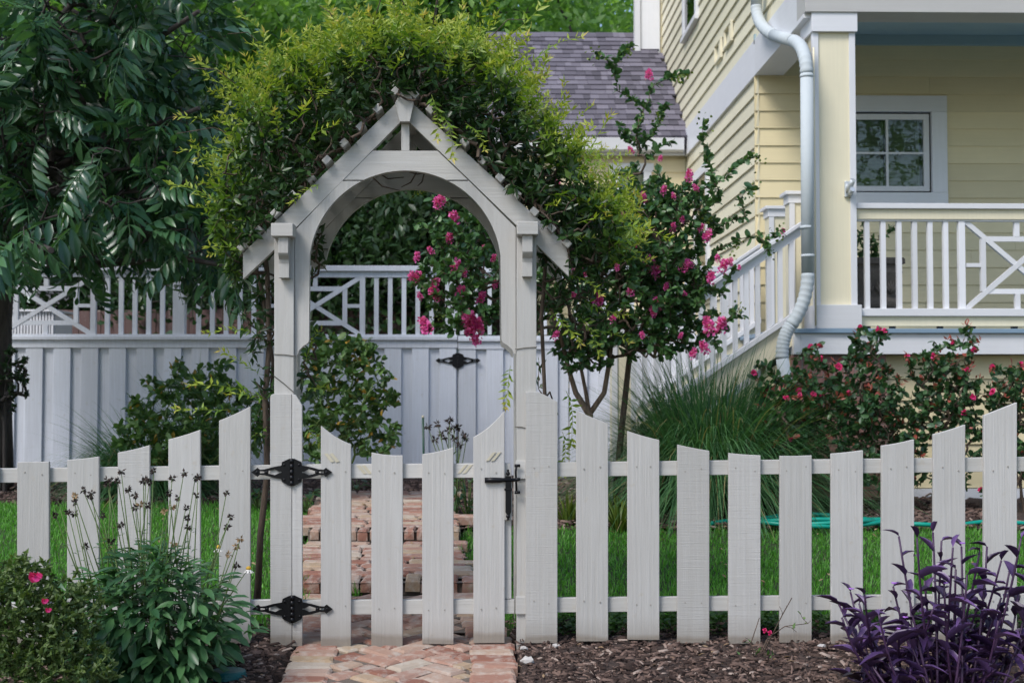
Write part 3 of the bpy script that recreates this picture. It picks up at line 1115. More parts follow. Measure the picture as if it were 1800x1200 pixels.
for rear in (0, 1):
    o = AR * rear
    f = 1 if not rear else -1
    for (x0, x1, yt) in ((482 - 24 * rear, 516.6 - 24 * rear, 396 + 24 * rear), (908, 943, 392)):
        part('post', MB().prism(px_poly([(x0, yt), (x1, yt), (x1, 1142), (x0, 1142)], 6.0), o + 0.0, o + 0.089), M['arbor'], arb, bev=.003)
    for pl_, nm in ((raf_l, 'rafter'), (raf_r, 'rafter')):
        part(nm, MB().prism(px_poly(pl_, D1), o + 0.02 + 0.004 * (pl_ is raf_r), o + 0.06), M['arbor_x'], arb, bev=.002)
    part('collar_board', MB().prism(px_poly(collar, D1), o + 0.023, o + 0.058), M['arbor_x'], arb, bev=.0015)
    part('arch_board', MB().prism(px_poly(side_l2 if rear else side_l, D1), o + 0.021, o + 0.058), M['arbor'], arb, bev=.0015)
    part('arch_board', MB().prism(px_poly(side_r, D1), o + 0.021, o + 0.058), M['arbor'], arb, bev=.0015)
    if not rear:
        part('keystone', MB().prism(px_poly([(705, 161), (720, 161), (727.5, 181), (720.5, 214), (702.5, 214), (694.5, 181)], 5.99), -0.012, 0.0195), M['arbor'], arb, bev=.002)
    part('king_post', MB().prism(px_poly([(705, 207), (719.5, 207), (719.5, 264), (705, 264)], D1), o + 0.034, o + 0.09), M['arbor'], arb, bev=.002)
    if not rear:
        for (cx, c0, c1, yt) in ((498, 477.5, 516, 393), (927, 908.5, 946, 390)):
            part('bracket_cap', MB().prism(px_poly([(c0, yt), (c1, yt), (c1, yt + 23), (c0, yt + 23)], 5.92), -0.10, -0.0005), M['arbor_x'], arb, bev=.003)
            zt, zb = PZ(yt + 23, 5.95), PZ(yt + 96, 5.95)
            hh = zt - zb
            prof = [(-0.0008, zt - .001), (-0.082, zt - .001), (-0.082, zt - hh * .42), (-0.075, zt - hh * .47), (-0.055, zt - hh * .56), (-0.050, zt - hh * .66),
                    (-0.052, zb), (-0.0008, zb)]
            part('bracket', MB().prism_x(prof, PX(cx - 9, 5.95), PX(cx + 9, 5.95)), M['arbor'], arb, bev=.002)
# battens across the rafters (square ends towards the gate)
bt = [(427, 435), (455, 406), (486, 376), (516, 346), (547, 315), (576, 284), (606, 254), (635, 224), (665, 194), (695, 164),
      (787, 224), (817, 253), (848, 283), (879, 314), (908, 343), (939, 373), (969, 402), (996, 429), (757, 195), (729, 168)]
for k, (x, y) in enumerate(bt):
    c = P(x, y, D1)
    up = Vector((-1, 0, 1)).normalized() if k < 10 else Vector((1, 0, 1.09)).normalized()
    yj = rnd.uniform(-0.012, 0.012)
    part('batten', MB().bar((c.x, -0.02 + yj, c.z), (c.x, AR + 0.09, c.z), 0.038, 0.03, up), M['arbor_x'], arb, bev=.003)
part('ridge_board', MB().bar((P(712, 178, D1).x, 0.061, P(712, 190, D1).z), (P(712, 178, D1).x, AR + 0.019, P(712, 190, D1).z), 0.05, 0.03, Vector((0, 0, 1))), M['arbor_x'], arb)
for (px_, yl) in ((499, (560, 690, 815, 960)), (925, (560, 690, 900, 1010))):
    for yy in yl:                                    # ladder rungs between the front and the rear post
        z = PZ(yy, 6.3)
        x = PX(px_, 6.04)
        part('side_rung', MB().box(x - .015, x + .015, 0.0895, AR - .0005, z - .015, z + .015), M['arbor'], arb)
# thin training wires round the posts
for (xa, xb, ya, yb) in ((481, 520, 622.5, 626), (481, 517, 660, 690), (905, 944, 614, 610), (905, 924, 750, 752)):
    a, b = P(xa, ya, 5.997), P(xb, yb, 5.997)
    part('wire', MB().tube([(a.x, -.003, a.z), ((a.x + b.x) / 2, -.004, (a.z + b.z) / 2 + .003), (b.x, -.003, b.z)], .0018, 5), M['wire'], arb)

# ============================================================ THE HOUSE
XS = P(1331, 300, 12.6).x           # plane of the side wall
YB, YF = 6.6, 4.6                   # porch back wall, porch front
house = thing('house', 'pale yellow clapboard house with white trim, a front porch and a side stair', 'house', (XS, YB, 0.2))


def lap_x(name, m, parent, x0, x1, yw, zb, h, t=0.02):   # lap board facing the street
    out, xa = None, x0
    cuts = [x1] if x1 - x0 < 1.6 else [rnd.uniform(x0 + .5, x1 - .5), x1]
    for xb in cuts:
        loc = ((xa + xb) / 2, yw, zb)
        out = part(name, MB().prism_x([(yw - t, zb - .012), (yw - .004, zb + h), (yw + .004, zb + h), (yw + .004, zb - .012)], xa, xb - (.002 if xb != x1 else 0)), m, parent, loc)
        xa = xb
    return out


def lap_y(name, m, parent, y0, y1, xw, zb, h, t=0.027):   # lap board facing left
    out, ya = None, y0
    cuts = [y1] if y1 - y0 < 2 else [rnd.uniform(y0 + .6, y1 - .6), y1]
    for yb in cuts:
        loc = (xw, (ya + yb) / 2, zb)
        out = part(name, MB().prism([(xw - t, zb - .012), (xw + .004, zb - .012), (xw + .004, zb + h), (xw - .004, zb + h)], ya, yb - (.002 if yb != y1 else 0)), m, parent, loc)
        ya = yb
    return out


# ---- porch back wall, with its window opening
wx0, wx1 = PX(1470, 12.58), PX(1667, 12.58)
wz0, wz1 = PZ(349, 12.58), PZ(170, 12.58)
core = MB().box(XS + .02, wx0, 6.63, 6.78, .1, 4.75).box(wx1, 9, 6.63, 6.78, .1, 4.75)
core.box(wx0, wx1, 6.63, 6.78, .1, wz0).box(wx0, wx1, 6.63, 6.78, wz1, 4.75)
part('wall', core, M['yellow'], house)
zb0 = PZ(98, 12.58)
EX = 31 * 12.58 / F
for k in range(-1, 18):
    zb = zb0 - k * EX
    if zb < 1.55 or zb > 4.5:
        continue
    tj = 0.019 + rnd.uniform(-.0015, .0015)
    if zb + EX > wz0 and zb < wz1:
        if zb < wz0 or zb + EX > wz1:
            hz0, hz1 = (zb, wz0) if zb < wz0 else (wz1, zb + EX)
            lap_x('siding_board', M['yellow'], house, XS - .018, wx0, 6.63, zb, EX, tj)
            lap_x('siding_board', M['yellow'], house, wx1, 9, 6.63, zb, EX, tj)
            if hz1 - hz0 > .03:
                lap_x('siding_board', M['yellow'], house, wx0 + .001, wx1 - .001, 6.63, hz0 + (.012 if hz0 == wz1 else 0), hz1 - hz0 - .012, tj)
        else:
            lap_x('siding_board', M['yellow'], house, XS - .018, wx0, 6.63, zb, EX, tj)
            lap_x('siding_board', M['yellow'], house, wx1, 9, 6.63, zb, EX, tj)
    else:
        lap_x('siding_board', M['yellow'], house, XS - .018, 9, 6.63, zb, EX, tj)
bx('frieze', M['blue'], house, XS - .02, 9, 6.585, 6.629, PZ(75, 12.58), 4.62)

# ---- window in the porch wall
win = thing('window', None, None, (wx0, 6.6, wz0))
win.location = Vector((wx0, 6.6, wz0)) - wloc(house)
win.parent = house
W = lambda px_: PX(px_, 12.55)
Z = lambda py_: PZ(py_, 12.55)
bx('frame', M['white_z'], win, W(1464), W(1492), 6.585, 6.64, Z(335), Z(192), .003)
bx('frame', M['white_z'], win, W(1646), W(1673), 6.585, 6.64, Z(335), Z(192), .003)
bx('frame', M['white_x'], win, W(1464), W(1673), 6.583, 6.64, Z(191.8), Z(163.5), .003)
bx('sill', M['white_x'], win, W(1464), W(1673), 6.58, 6.64, Z(356), Z(335.3), .003)
sash = MB().box(W(1494), W(1504), 6.62, 6.66, Z(332), Z(195)).box(W(1633), W(1643), 6.62, 6.66, Z(332), Z(195))
sash.box(W(1504), W(1633), 6.621, 6.659, Z(205), Z(195)).box(W(1504), W(1633), 6.621, 6.659, Z(332), Z(323))
part('sash', sash, M['white_z'], win, bev=.002)
part('muntin', MB().box(W(1566.5), W(1570.5), 6.626, 6.652, Z(323), Z(205)), M['white_z'], win)
part('muntin', MB().box(W(1504), W(1633), 6.628, 6.65, Z(266), Z(262.5)), M['white_x'], win)
for a, b in ((1504, 1566.5), (1570.5, 1633)):
    for c, d in ((205, 262.5), (266, 323)):
        bx('pane', M['glass'], win, W(a), W(b), 6.640, 6.644, Z(d), Z(c))
for a, b in ((1506, 1566), (1571, 1631)):
    mb = MB()
    for k in range(15):
        z = Z(320) + k * (Z(207) - Z(320)) / 14.5
        mb.prism_x([(6.72, z), (6.735, z), (6.765, z + .05), (6.75, z + .05)], W(a + 4), W(b - 4))
    mb.box(W(a), W(a + 4), 6.72, 6.765, Z(323), Z(205)).box(W(b - 4), W(b), 6.72, 6.765, Z(323), Z(205))
    part('shutter', mb, plain('inner_shutter', (0.30, 0.32, 0.25), .6) if 'shut' not in M else M['shut'], win)
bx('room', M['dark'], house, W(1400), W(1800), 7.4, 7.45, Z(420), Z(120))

# ---- side wall, lower and upper storeys
bx('wall', M['yellow_y'], house, XS + .02, XS + .16, 6.80, 11.1, .1, 4.2)
bx('wall', M['yellow_y'], house, XS + .02, XS + .16, 4.70, 13.4, 4.22, 8.2)
bx('wall', M['yellow'], house, XS + .17, 9, 4.70, 4.85, 4.6, 8.2)
k = 0
zb = zb0 - 1 * EX + EX
while zb > .3:
    if zb + EX < 4.30:
        lap_y('siding_board', M['yellow_y'], house, 6.612, 11.1, XS + .02, zb, EX)
    zb -= EX
zb = PZ(68, 12.6) + .014
while zb < 8.0:
    lap_y('siding_board', M['yellow_y'], house, 4.68, 13.4, XS + .02, zb, EX)
    zb += EX
ztop = PZ(68, 12.6)
zbeam = PZ(131, 12.6)
bx('band_board', M['white_y'], house, XS - .02, XS + .018, 6.58, 11.1, zbeam, ztop, .003)
bx('side_beam', M['white_y'], house, XS - .0205, XS + .26, 4.62, 6.579, zbeam - .001, ztop + .001, .003)
bx('front_beam', M['beam_grey'], house, XS - .021, 9, YF - .04, YF + .26, PZ(19, 10.58), ztop + .25, .003)
bx('porch_ceiling', M['blue'], house, XS + .262, 9, YF + .262, 6.62, 4.622, 4.68)
for xx in np.arange(XS + .5, 8.8, .09):
    pass
# gable trim of the storey beyond the low roof
bx('far_bay', M['yellow'], house, PX(1128, 19.5), XS + .02, 13.45, 14.2, 5.8, 9.2)
bx('corner_board', M['white_z'], house, PX(1118, 19.4), PX(1128, 19.4), 13.40, 13.56, 5.8, 9.2)
bx('corner_board', M['white_z'], house, PX(1129, 19.4), PX(1163, 19.4), 13.43, 13.449, 5.8, 9.2)
# upper window edge and two small vent covers on the side wall


def side_window(pxa, pxb, z0, z1, deep=.03):
    ya = XS * F / (pxb - 854) - 6
    yb = XS * F / (pxa - 854) - 6
    wn_ = thing('window', None, None, (XS, ya, z0))
    wn_.location = Vector((XS, ya, z0)) - wloc(house)
    wn_.parent = house
    x0, x1 = XS - .035, XS + .018
    t = .11
    bx('frame', M['white_z'], wn_, x0, x1, ya, ya + t, z0, z1)
    bx('frame', M['white_z'], wn_, x0, x1, yb - t, yb, z0, z1)
    bx('frame', M['white_y'], wn_, x0 - .002, x1, ya - .02, yb + .02, z1 + .001, z1 + t)
    bx('sill', M['white_y'], wn_, x0 - .02, x1, ya - .03, yb + .03, z0 - .06, z0 - .001)
    zm = (z0 + z1) / 2
    bx('muntin', M['white_y'], wn_, x0 + .008, x1, ya + t + .001, yb - t - .001, zm - .025, zm + .025)
    bx('pane', M['dark'] if False else M['glass'], wn_, x0 + .022, x0 + .026, ya + t, yb - t, z0, zm - .026)
    bx('pane', M['glass'], wn_, x0 + .018, x0 + .022, ya + t, yb - t, zm + .026, z1)
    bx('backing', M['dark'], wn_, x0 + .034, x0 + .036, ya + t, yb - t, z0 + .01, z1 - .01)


side_window(1226, 1250, 2.3, 3.75)
side_window(1207, 1232, PZ(30, 16.2), 8.0)
for (a, b, z) in ((1264, 1275, 4.86), (1281, 1294, 4.88)):
    ya, yb = XS * F / (b - 854) - 6, XS * F / (a - 854) - 6
    vc = MB().box(XS - .03, XS - .001, ya, yb, z, z + .02).box(XS - .03, XS - .001, ya, yb, z + .2, z + .22)
    vc.box(XS - .03, XS - .001, ya, ya + .03, z + .021, z + .199).box(XS - .03, XS - .001, yb - .03, yb, z + .021, z + .199)
    vc.box(XS - .022, XS - .001, ya + .1, ya + .14, z + .021, z + .199)
    part('vent_cover', vc, M['yellow_y'], house)

# ---- low wing with the shingled roof
wxl = PX(884, 17.1)
bx('wall', M['yellow'], house, wxl, XS + .01, 11.13, 11.3, .1, 4.4)
zb = 4.2
while zb > .4:
    lap_x('siding_board', M['yellow'], house, wxl, XS - .01, 11.13, zb - EX, EX)
    zb -= EX
wg = thing('window', None, None, (PX(1080, 17), 11.1, 3.4))
wg.location = Vector((PX(1080, 17), 11.1, 2.6)) - wloc(house)
wg.parent = house
a, b = PX(1076, 17.05), PX(1147, 17.05)
bx('frame', M['white_z'], wg, a, a + .1, 11.07, 11.13, 2.6, 4.02)
bx('frame', M['white_z'], wg, b - .1, b, 11.07, 11.13, 2.6, 4.02)
bx('frame', M['white_x'], wg, a - .03, b + .03, 11.065, 11.13, 4.021, 4.13)
bx('sill', M['white_x'], wg, a - .03, b + .03, 11.06, 11.13, 2.53, 2.599)
bx('muntin', M['white_x'], wg, a + .101, b - .101, 11.09, 11.12, 3.28, 3.33)
bx('pane', M['glass'], wg, a + .1, b - .1, 11.105, 11.108, 2.6, 4.02)
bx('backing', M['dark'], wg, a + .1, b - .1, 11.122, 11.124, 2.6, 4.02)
gut = MB().prism_x([(10.86, PZ(262, 16.86)), (10.84, PZ(242, 16.86)), (10.86, PZ(241, 16.86)), (10.98, PZ(241, 16.86)), (10.98, PZ(264, 16.86)), (10.9, PZ(265, 16.86))], wxl - .2, XS - .06)
part('gutter', gut, M['white_x'], house)
bx('fascia', M['white_x'], house, wxl - .2, XS - .03, 10.985, 11.02, 4.22, PZ(244, 17))
roof = thing('roof', None, None, (wxl, 11, 4.5))
roof.location = Vector((wxl - .2, 10.9, 4.45)) - wloc(house)
roof.parent = house
e0 = Vector((0, 10.86, PZ(241, 16.86)))
e1 = Vector((0, 14.0, PZ(61, 20.0)))
rx0, rx1 = PX(868, 20), XS - .02
up = (e1 - e0).normalized()
nn = Vector((0, -up.z, up.y))
part('deck', MB().prism_x([(e0.y, e0.z - .02), (e1.y, e1.z - .02), (e1.y + 3, e0.z), (e1.y + 3, e0.z - .1), (e0.y + .1, e0.z - .12)], rx0, rx1), M['shingle'], roof)
sh_me = []
for wv in (.09, .125, .16, .21):
    me = MB().prism_x([(0, -.004), (0, .026), (.26, .004), (.26, -.004)], 0, wv).mesh('shingle', (0, 0, 0), False)
    me.materials.append(M['shingle'])
    sh_me.append((me, wv))
ang = math.atan2(up.z, up.y)
slope = (e1 - e0).length
sh = []
crs = 22
ex = slope / crs
for k in range(crs):
    x = rx0 - rnd.uniform(0, .12)
    while x < rx1 - .05:
        me, wv = sh_me[rnd.randrange(4)]
        sh.append((k, x, me, wv))
        x += wv + .003
vis = [s for s in sh if s[1] > PX(930, 17.5)]
hid = [s for s in sh if s[1] <= PX(930, 17.5)]
keep = vis[:300]
rest = vis[300:] + hid
chunk = []
for (k, x, me, wv) in sh:
    p = e0 + up * (k * ex) + nn * (.003 + rnd.uniform(0, .007))
    if (k, x, me, wv) in keep:
        o = link('shingle', me, None, roof)
        o.location = Vector((x, p.y, p.z)) - wloc(roof)
        o.rotation_euler = (ang, 0, 0)
    else:
        v = np.array([tuple(q.co) for q in me.vertices])
        ca, sa = math.cos(ang), math.sin(ang)
        v = np.stack([v[:, 0] + x, v[:, 1] * ca - v[:, 2] * sa + p.y, v[:, 1] * sa + v[:, 2] * ca + p.z], 1)
        t = []
        for pl_ in me.polygons:
            q = list(pl_.vertices)
            t += [(q[0], q[i], q[i + 1]) for i in range(1, len(q) - 1)]
        chunk.append((v, np.array(t), np.full(len(t), rnd.random())))
npart('shingles', *join(chunk), M['shingle_attr'], roof, 'stuff')
part('ridge_cap', MB().prism_x([(e1.y - .12, e1.z - .07), (e1.y, e1.z + .02), (e1.y + .1, e1.z - .05), (e1.y, e1.z - .02)], rx0, rx1), M['shingle'], roof)

# ---- porch: floor, skirt, pier, column, railing
DF = 10.6
zfl = PZ(577, DF)
bx('porch_floor', M['floor_blue'], house, PX(1396, DF), 9, YF - .03, 6.6, PZ(585, DF), zfl, .004)
bx('skirt_board', M['white_x'], house, PX(1405, DF + .05), 9, YF + .0, YF + .04, PZ(622, DF), PZ(585.4, DF), .003)
bx('skirt_board', M['white_y'], house, PX(1400, DF + .05) - .03, PX(1405, DF + .05) - .001, YF + .001, 6.5, PZ(622, DF), PZ(585.4, DF))
bx('wall', M['yellow'], house, XS + .1, 9, YF + .2, YF + .3, .1, PZ(622, DF))
zb = PZ(622, DF) - .02 - EX * 1.2
bh = 39 * DF / F
zb = PZ(622, DF) - .005 - bh
while zb > .22:
    lap_x('skirt_siding_board', M['yellow'], house, PX(1552, DF), 9, YF + .17, zb, bh, .022)
    zb -= bh
bx('skirt_siding_board', M['white_x'], house, PX(1552, DF), 9, YF + .12, YF + .16, .16, zb + bh - .02)
pier = thing('brick_pier', None, None, (PX(1475, DF), YF + .1, .2))
pier.location = Vector((PX(1475, DF), YF + .1, .15)) - wloc(house)
pier.parent = house
pxa, pxb = PX(1392, DF + .05), PX(1559, DF + .05)
zt = PZ(623, DF + .05)
bx('mortar_core', M['mortar'], pier, pxa + .008, pxb - .008, YF + .058, YF + .4, .1, zt)
bw = (pxb - pxa) / 9
bme = MB().box(0, .196, 0, .10, 0, .066).mesh('brick', (0, 0, 0), False)
bme.materials.append(M['pier_brick'])
bms = MB().box(0, bw - .01, 0, .10, 0, .175).mesh('brick', (0, 0, 0), False)
bms.materials.append(M['pier_brick'])
for k in range(9):
    link('brick', bms, None, pier, (pxa + k * bw + .005, YF + .05 + rnd.uniform(-.003, .003), zt - .18))
row = 0
z = zt - .19 - .067
bl = (pxb - pxa) / 4
while z > .12:
    off = -(row % 2) * bl / 2
    for k in range(5):
        x0, x1 = pxa + off + k * bl + .005, pxa + off + (k + 1) * bl - .005
        x0, x1 = max(x0, pxa), min(x1, pxb)
        if x1 - x0 < .04:
            continue
        o = link('brick', bme, None, pier, (x0, YF + .05 + rnd.uniform(-.003, .003), z))
        o.scale = ((x1 - x0) / .196, 1, 1)
    z -= .0765
    row += 1

colm = thing('porch_column', None, None, (PX(1470, DF), YF + .17, zfl))
colm.location = Vector((PX(1470, DF), YF + .17, zfl)) - wloc(house)
colm.parent = house
cl, cr_ = PX(1434, DF), PX(1509, DF)
cz0, cz1 = zfl + .001, PZ(18, DF)
bx('shaft', M['yellow_panel'], colm, cl + .012, cr_ - .012, YF + .014, YF + .34, cz0, cz1, .002)
for xa, xb in ((cl, cl + 10 * DF / F), (cr_ - 11 * DF / F, cr_)):
    bx('corner_strip', M['white_z'], colm, xa, xb, YF + .0, YF + .013, cz0 + .15, cz1 - .16, .002)
bx('corner_strip', M['white_z'], colm, cl - .001, cl + .011, YF + .013, YF + .06, cz0 + .15, cz1 - .16)
bx('corner_strip', M['white_z'], colm, cr_ - .011, cr_ + .001, YF + .013, YF + .06, cz0 + .15, cz1 - .16)
bx('capital', M['white_x'], colm, PX(1431, DF), PX(1512, DF), YF - .025, YF + .37, PZ(54, DF), cz1, .003)
bx('base', M['white_x'], colm, PX(1436, DF) - .01, PX(1515, DF), YF - .025, YF + .37, cz0, PZ(535, DF), .003)
# flagpole holder
fb = thing('flag_bracket', None, None, P(1491, 330, DF))
fb.location = Vector(P(1491, 330, DF)) - wloc(house)
fb.parent = house
c = P(1489, 331, DF - .02)
bx('plate', M['bracket'], fb, c.x - .015, c.x + .02, YF - .012, YF + .013, c.z - .07, c.z + .06, .004)
mb = MB().tube([(c.x + .01, YF - .01, c.z - .03), (c.x + .03, YF - .09, c.z + .06)], .022, 12).tube([(c.x + .02, YF - .01, c.z - .055), (c.x + .025, YF - .10, c.z - .02)], .02, 12)
part('sockets', mb, M['bracket'], fb, smooth=True)


def chippendale(parent, cx, half, z0, z1, y, m, s=.04, right=True, left=True):
    """rectangle-and-cross lattice between two rails, centred at cx"""
    h = z1 - z0
    yb = y + s
    if left is True:
        pass
    for sg in (-1, 1):
        if (sg < 0 and not left) or (sg > 0 and not right):
            continue
        xi = cx + sg * half * .66
        bx('lattice_bar', m, parent, min(xi - s / 2, xi + s / 2), max(xi - s / 2, xi + s / 2), y + .004, yb - .004, z0 + h * .2, z1 - h * .2)
        xa, xb = sorted((cx + sg * half * .995, xi + sg * s / 2))
        bx('lattice_bar', m, parent, xa, xb, y + .005, yb - .005, z0 + h * .5 - s / 2 + .005, z0 + h * .5 + s / 2 - .005)
        for za, zc in ((z0 + .001, z0 + h * .2 - s / 2), (z1 - h * .2 + s / 2, z1 - .001)):
            xv = cx + sg * half * .08
            if sg > 0:
                bx('lattice_bar', m, parent, cx - s / 2, cx + s / 2, y + .004, yb - .004, za, zc)
    xl = cx - half * (.66 if left else 0) + (s / 2 if left else 0)
    xr = cx + half * .66 - s / 2
    for zc in (z0 + h * .2, z1 - h * .2):
        bx('lattice_bar', m, parent, cx - half * .66 + s / 2 + .001, cx + half * .66 - s / 2 - .001, y + .006, yb - .006, zc - s / 2, zc + s / 2)
    for k, (za, zc) in enumerate(((z0, z1), (z1, z0))):
        part('lattice_bar', MB().bar((cx - half, y + s / 2 + (.003 if k else -.002), za), (cx + half, y + s / 2 + (.003 if k else -.002), zc), s * .95, s * (.9 if k else .86), Vector((0, 1, 0))), m, parent)


rl = thing('porch_railing', None, None, (cr_, YF + .06, zfl))
rl.location = Vector((cr_, YF + .06, zfl)) - wloc(house)
rl.parent = house
DR = DF + .06
yr = DR - 6
zr = lambda y: PZ(y, DR)
bx('top_rail', M['white_x'], rl, cr_ + .003, 9, yr - .045, yr + .085, zr(366), zr(356.5), .004)
bx('sub_rail', M['yellow_panel'], rl, cr_ + .003, 9, yr - .018, yr + .058, zr(384), zr(366.2), .002)
bx('sub_rail', M['white_x'], rl, cr_ + .003, 9, yr - .008, yr + .048, zr(387), zr(384.2))
bx('bottom_rail', M['white_x'], rl, cr_ + .003, 9, yr - .035, yr + .075, zr(555), zr(541.5), .004)
bx('bottom_board', M['yellow_panel'], rl, cr_ + .003, 9, yr - .005, yr + .045, zr(572.5), zr(555.2), .002)
bal = MB().box(-.02, .02, 0, .04, zr(541.4), zr(387.1)).mesh('baluster', (0, 0, 0), False)
bal.materials.append(M['white_z'])


def balr(px_, w=1.0):
    o = link('baluster', bal, None, rl)
    o.location = Vector((PX(px_, DR), yr, 0)) - wloc(rl)
    o.scale = (w, 1, 1)


for px_ in (1527, 1555.5, 1583.7, 1611, 1638.4, 1666):
    balr(px_)
half = (1792 - 1700) * DR / F
for s in (-1, 1):
    for c0 in (1792,):
        bx('lattice_post', M['white_z'], rl, PX(c0 + s * 98, DR) - .027, PX(c0 + s * 98, DR) + .027, yr - .004, yr + .044, zr(541.3), zr(387.2), .002)
chippendale(rl, PX(1792, DR), half, zr(541.5), zr(387), yr, M['white_z'], .042)
for k in range(6):
    balr(1918 + k * 27.7)
for px_ in (1527, 1571, 1655, 1712, 1786):           # small dark feet under the bottom board
    bx('foot', M['black'], rl, PX(px_, DR) - .022, PX(px_, DR) + .022, yr + .0, yr + .04, zfl + .001, zr(572.7))

# ---- downspout
ds = thing('downspout', None, None, P(1418, 400, 10.5))
ds.location = Vector(P(1418, 400, 10.52)) - wloc(house)
ds.parent = house


def dpt(px_, py_, d):
    return P(px_, py_, d)


def arcpts(a, b, c, n=8):                             # smooth bend a-b-c
    return [a * (1 - t) ** 2 + b * 2 * t * (1 - t) + c * t * t for t in np.linspace(0, 1, n)]


A0, A1, A2 = dpt(1329, -160, 12.1), dpt(1329.5, 10, 12.1), dpt(1336, 52, 12.0)
B1, B2 = dpt(1360, 62, 11.6), dpt(1394, 72, 10.85)
C1, C2 = dpt(1418, 82, 10.45), dpt(1418, 130, 10.45)
D_1, D_2 = dpt(1420, 480, 10.45), dpt(1420, 520, 10.45)
E1, E2 = dpt(1400, 560, 10.45), dpt(1390, 572, 10.45)
G1, G2 = dpt(1374, 596, 10.45), dpt(1375, 630, 10.45)
pr_ = .052
part('pipe', MB().tube([A0, A1], pr_, 16), M['pipe'], ds, smooth=True)
part('pipe', MB().tube([B1, B2], pr_, 16), M['pipe'], ds, smooth=True)
part('pipe', MB().tube([C2, D_1], pr_, 16), M['pipe'], ds, smooth=True)
part('pipe', MB().tube([G2, dpt(1386, 700, 10.45), dpt(1386, 870, 10.45)], pr_, 16), M['pipe'], ds, smooth=True)


def elbow(a, b, c):
    pts = arcpts(a, b, c, 28)
    rr = [pr_ * (1.045 if i % 3 else .94) for i in range(28)]
    part('elbow', MB().tube(pts, rr, 16), M['pipe'], ds, smooth=True)


elbow(A1, dpt(1330, 48, 12.1), B1)
elbow(B2, dpt(1417, 79, 10.45), C2)
elbow(D_1, dpt(1420, 532, 10.45), E2)
elbow(E2, dpt(1374, 592, 10.45), G2)
for a in (C2 + Vector((0, 0, -.02)), dpt(1418, 400, 10.45), dpt(1420, 450, 10.45)):
    part('coupling', MB().tube([a + Vector((0, 0, .012)), a + Vector((0, 0, -.012))], pr_ * 1.05, 16), M['pipe'], ds, smooth=True)
cw = MB().tube([dpt(1430, 84, 10.55), dpt(1432.5, 300, 10.55), dpt(1434, 572, 10.55)], .008, 6)
part('conduit', cw, M['yellow_panel'], ds, smooth=True)

# ---- side stair
stair = thing('side_stair', None, None, (1.9, 5.2, .2))
stair.location = Vector((1.9, 5.2, .2)) - wloc(house)
stair.parent = house
xtop, xbot = XS - .05, PX(1118, 10.7)
nst = 8
z0s = .22
for k in range(nst):
    zt_ = z0s + (k + 1) * (zfl - z0s) / (nst + .0)
    xa = xbot + k * (xtop - xbot) / nst
    xb = xbot + (k + 1) * (xtop - xbot) / nst
    bx('tread', M['floor_blue'], stair, xa - .03, xb, YF + .16, 6.25, zt_ - .035, zt_, .003)
    bx('riser', M['white_x'], stair, xa, xa + .02, YF + .16, 6.25, zt_ - .035 - (zfl - z0s) / nst + .001, zt_ - .036)
for yy, dd in ((YF + .06, 10.7), (6.26, 12.3)):
    srl = thing('stair_railing', None, None, (xbot, yy, .2))
    srl.location = Vector((xbot, yy, .2)) - wloc(stair)
    srl.parent = stair
    a_t = P(1404, 392, 10.7)
    a_b = P(1116, 585, 10.7)
    tt = (a_t.z - a_b.z) / (a_t.x - a_b.x)
    za = lambda x: a_b.z + (x - a_b.x) * tt
    part('handrail', MB().prism([(xbot + .01, za(xbot) - .035), (xtop, za(xtop) - .035), (xtop, za(xtop)), (xbot + .01, za(xbot))], yy - .045, yy + .085), M['white_x'], srl, bev=.004)
    part('sub_rail', MB().prism([(xbot + .01, za(xbot) - .115), (xtop, za(xtop) - .115), (xtop, za(xtop) - .036), (xbot + .01, za(xbot) - .036)], yy, yy + .04), M['white_x'], srl)
    dz = .70
    part('bottom_rail', MB().prism([(xbot + .01, za(xbot) - dz - .05), (xtop, za(xtop) - dz - .05), (xtop, za(xtop) - dz), (xbot + .01, za(xbot) - dz)], yy - .03, yy + .07), M['white_x'], srl, bev=.003)
    part('stringer', MB().prism([(xbot + .03, za(xbot) - dz - .16), (xbot + .2, za(xbot + .2) - dz - .32), (xtop, za(xtop) - dz - .26), (xtop, za(xtop) - dz - .052), (xbot + .03, za(xbot) - dz - .052)], yy + .004, yy + .04), M['yellow_panel'], srl)
    n_b = 14
    for k in range(n_b):
        x = xbot + .07 + k * (xtop - xbot - .1) / (n_b - .5)
        part('baluster', MB().prism([(x - .019, za(x - .019) - dz + .001), (x + .019, za(x + .019) - dz + .001), (x + .019, za(x + .019) - .116), (x - .019, za(x - .019) - .116)], yy + .002, yy + .038), M['white_z'], srl)
part('skirt', MB().prism([(xbot + .3, .15), (xtop, .15), (xtop, za(xtop) - dz - .33), (xbot + .3, za(xbot + .3) - dz - .4)], YF + .12, YF + .15), M['yellow'], stair)


def newel(x0, x1, y0, y1, zb, zt, panel=True):
    nw = thing('newel_post', None, None, ((x0 + x1) / 2, (y0 + y1) / 2, zb))
    nw.location = Vector(((x0 + x1) / 2, (y0 + y1) / 2, zb)) - wloc(stair)
    nw.parent = stair
    bx('shaft', M['yellow_panel'], nw, x0 + .02, x1 - .02, y0 + .02, y1 - .02, zb, zt - .1)
    for xa in (x0 + .018, x1 - .018 - .045):
        bx('corner_strip', M['white_z'], nw, xa, xa + .045, y0 + .008, y0 + .019, zb, zt - .1)
    bx('neck', M['white_x'], nw, x0 + .008, x1 - .008, y0 + .004, y1 - .004, zt - .1, zt - .03, .002)
    bx('cap', M['white_x'], nw, x0 - .02, x1 + .02, y0 - .02, y1 + .02, zt - .03, zt, .004)


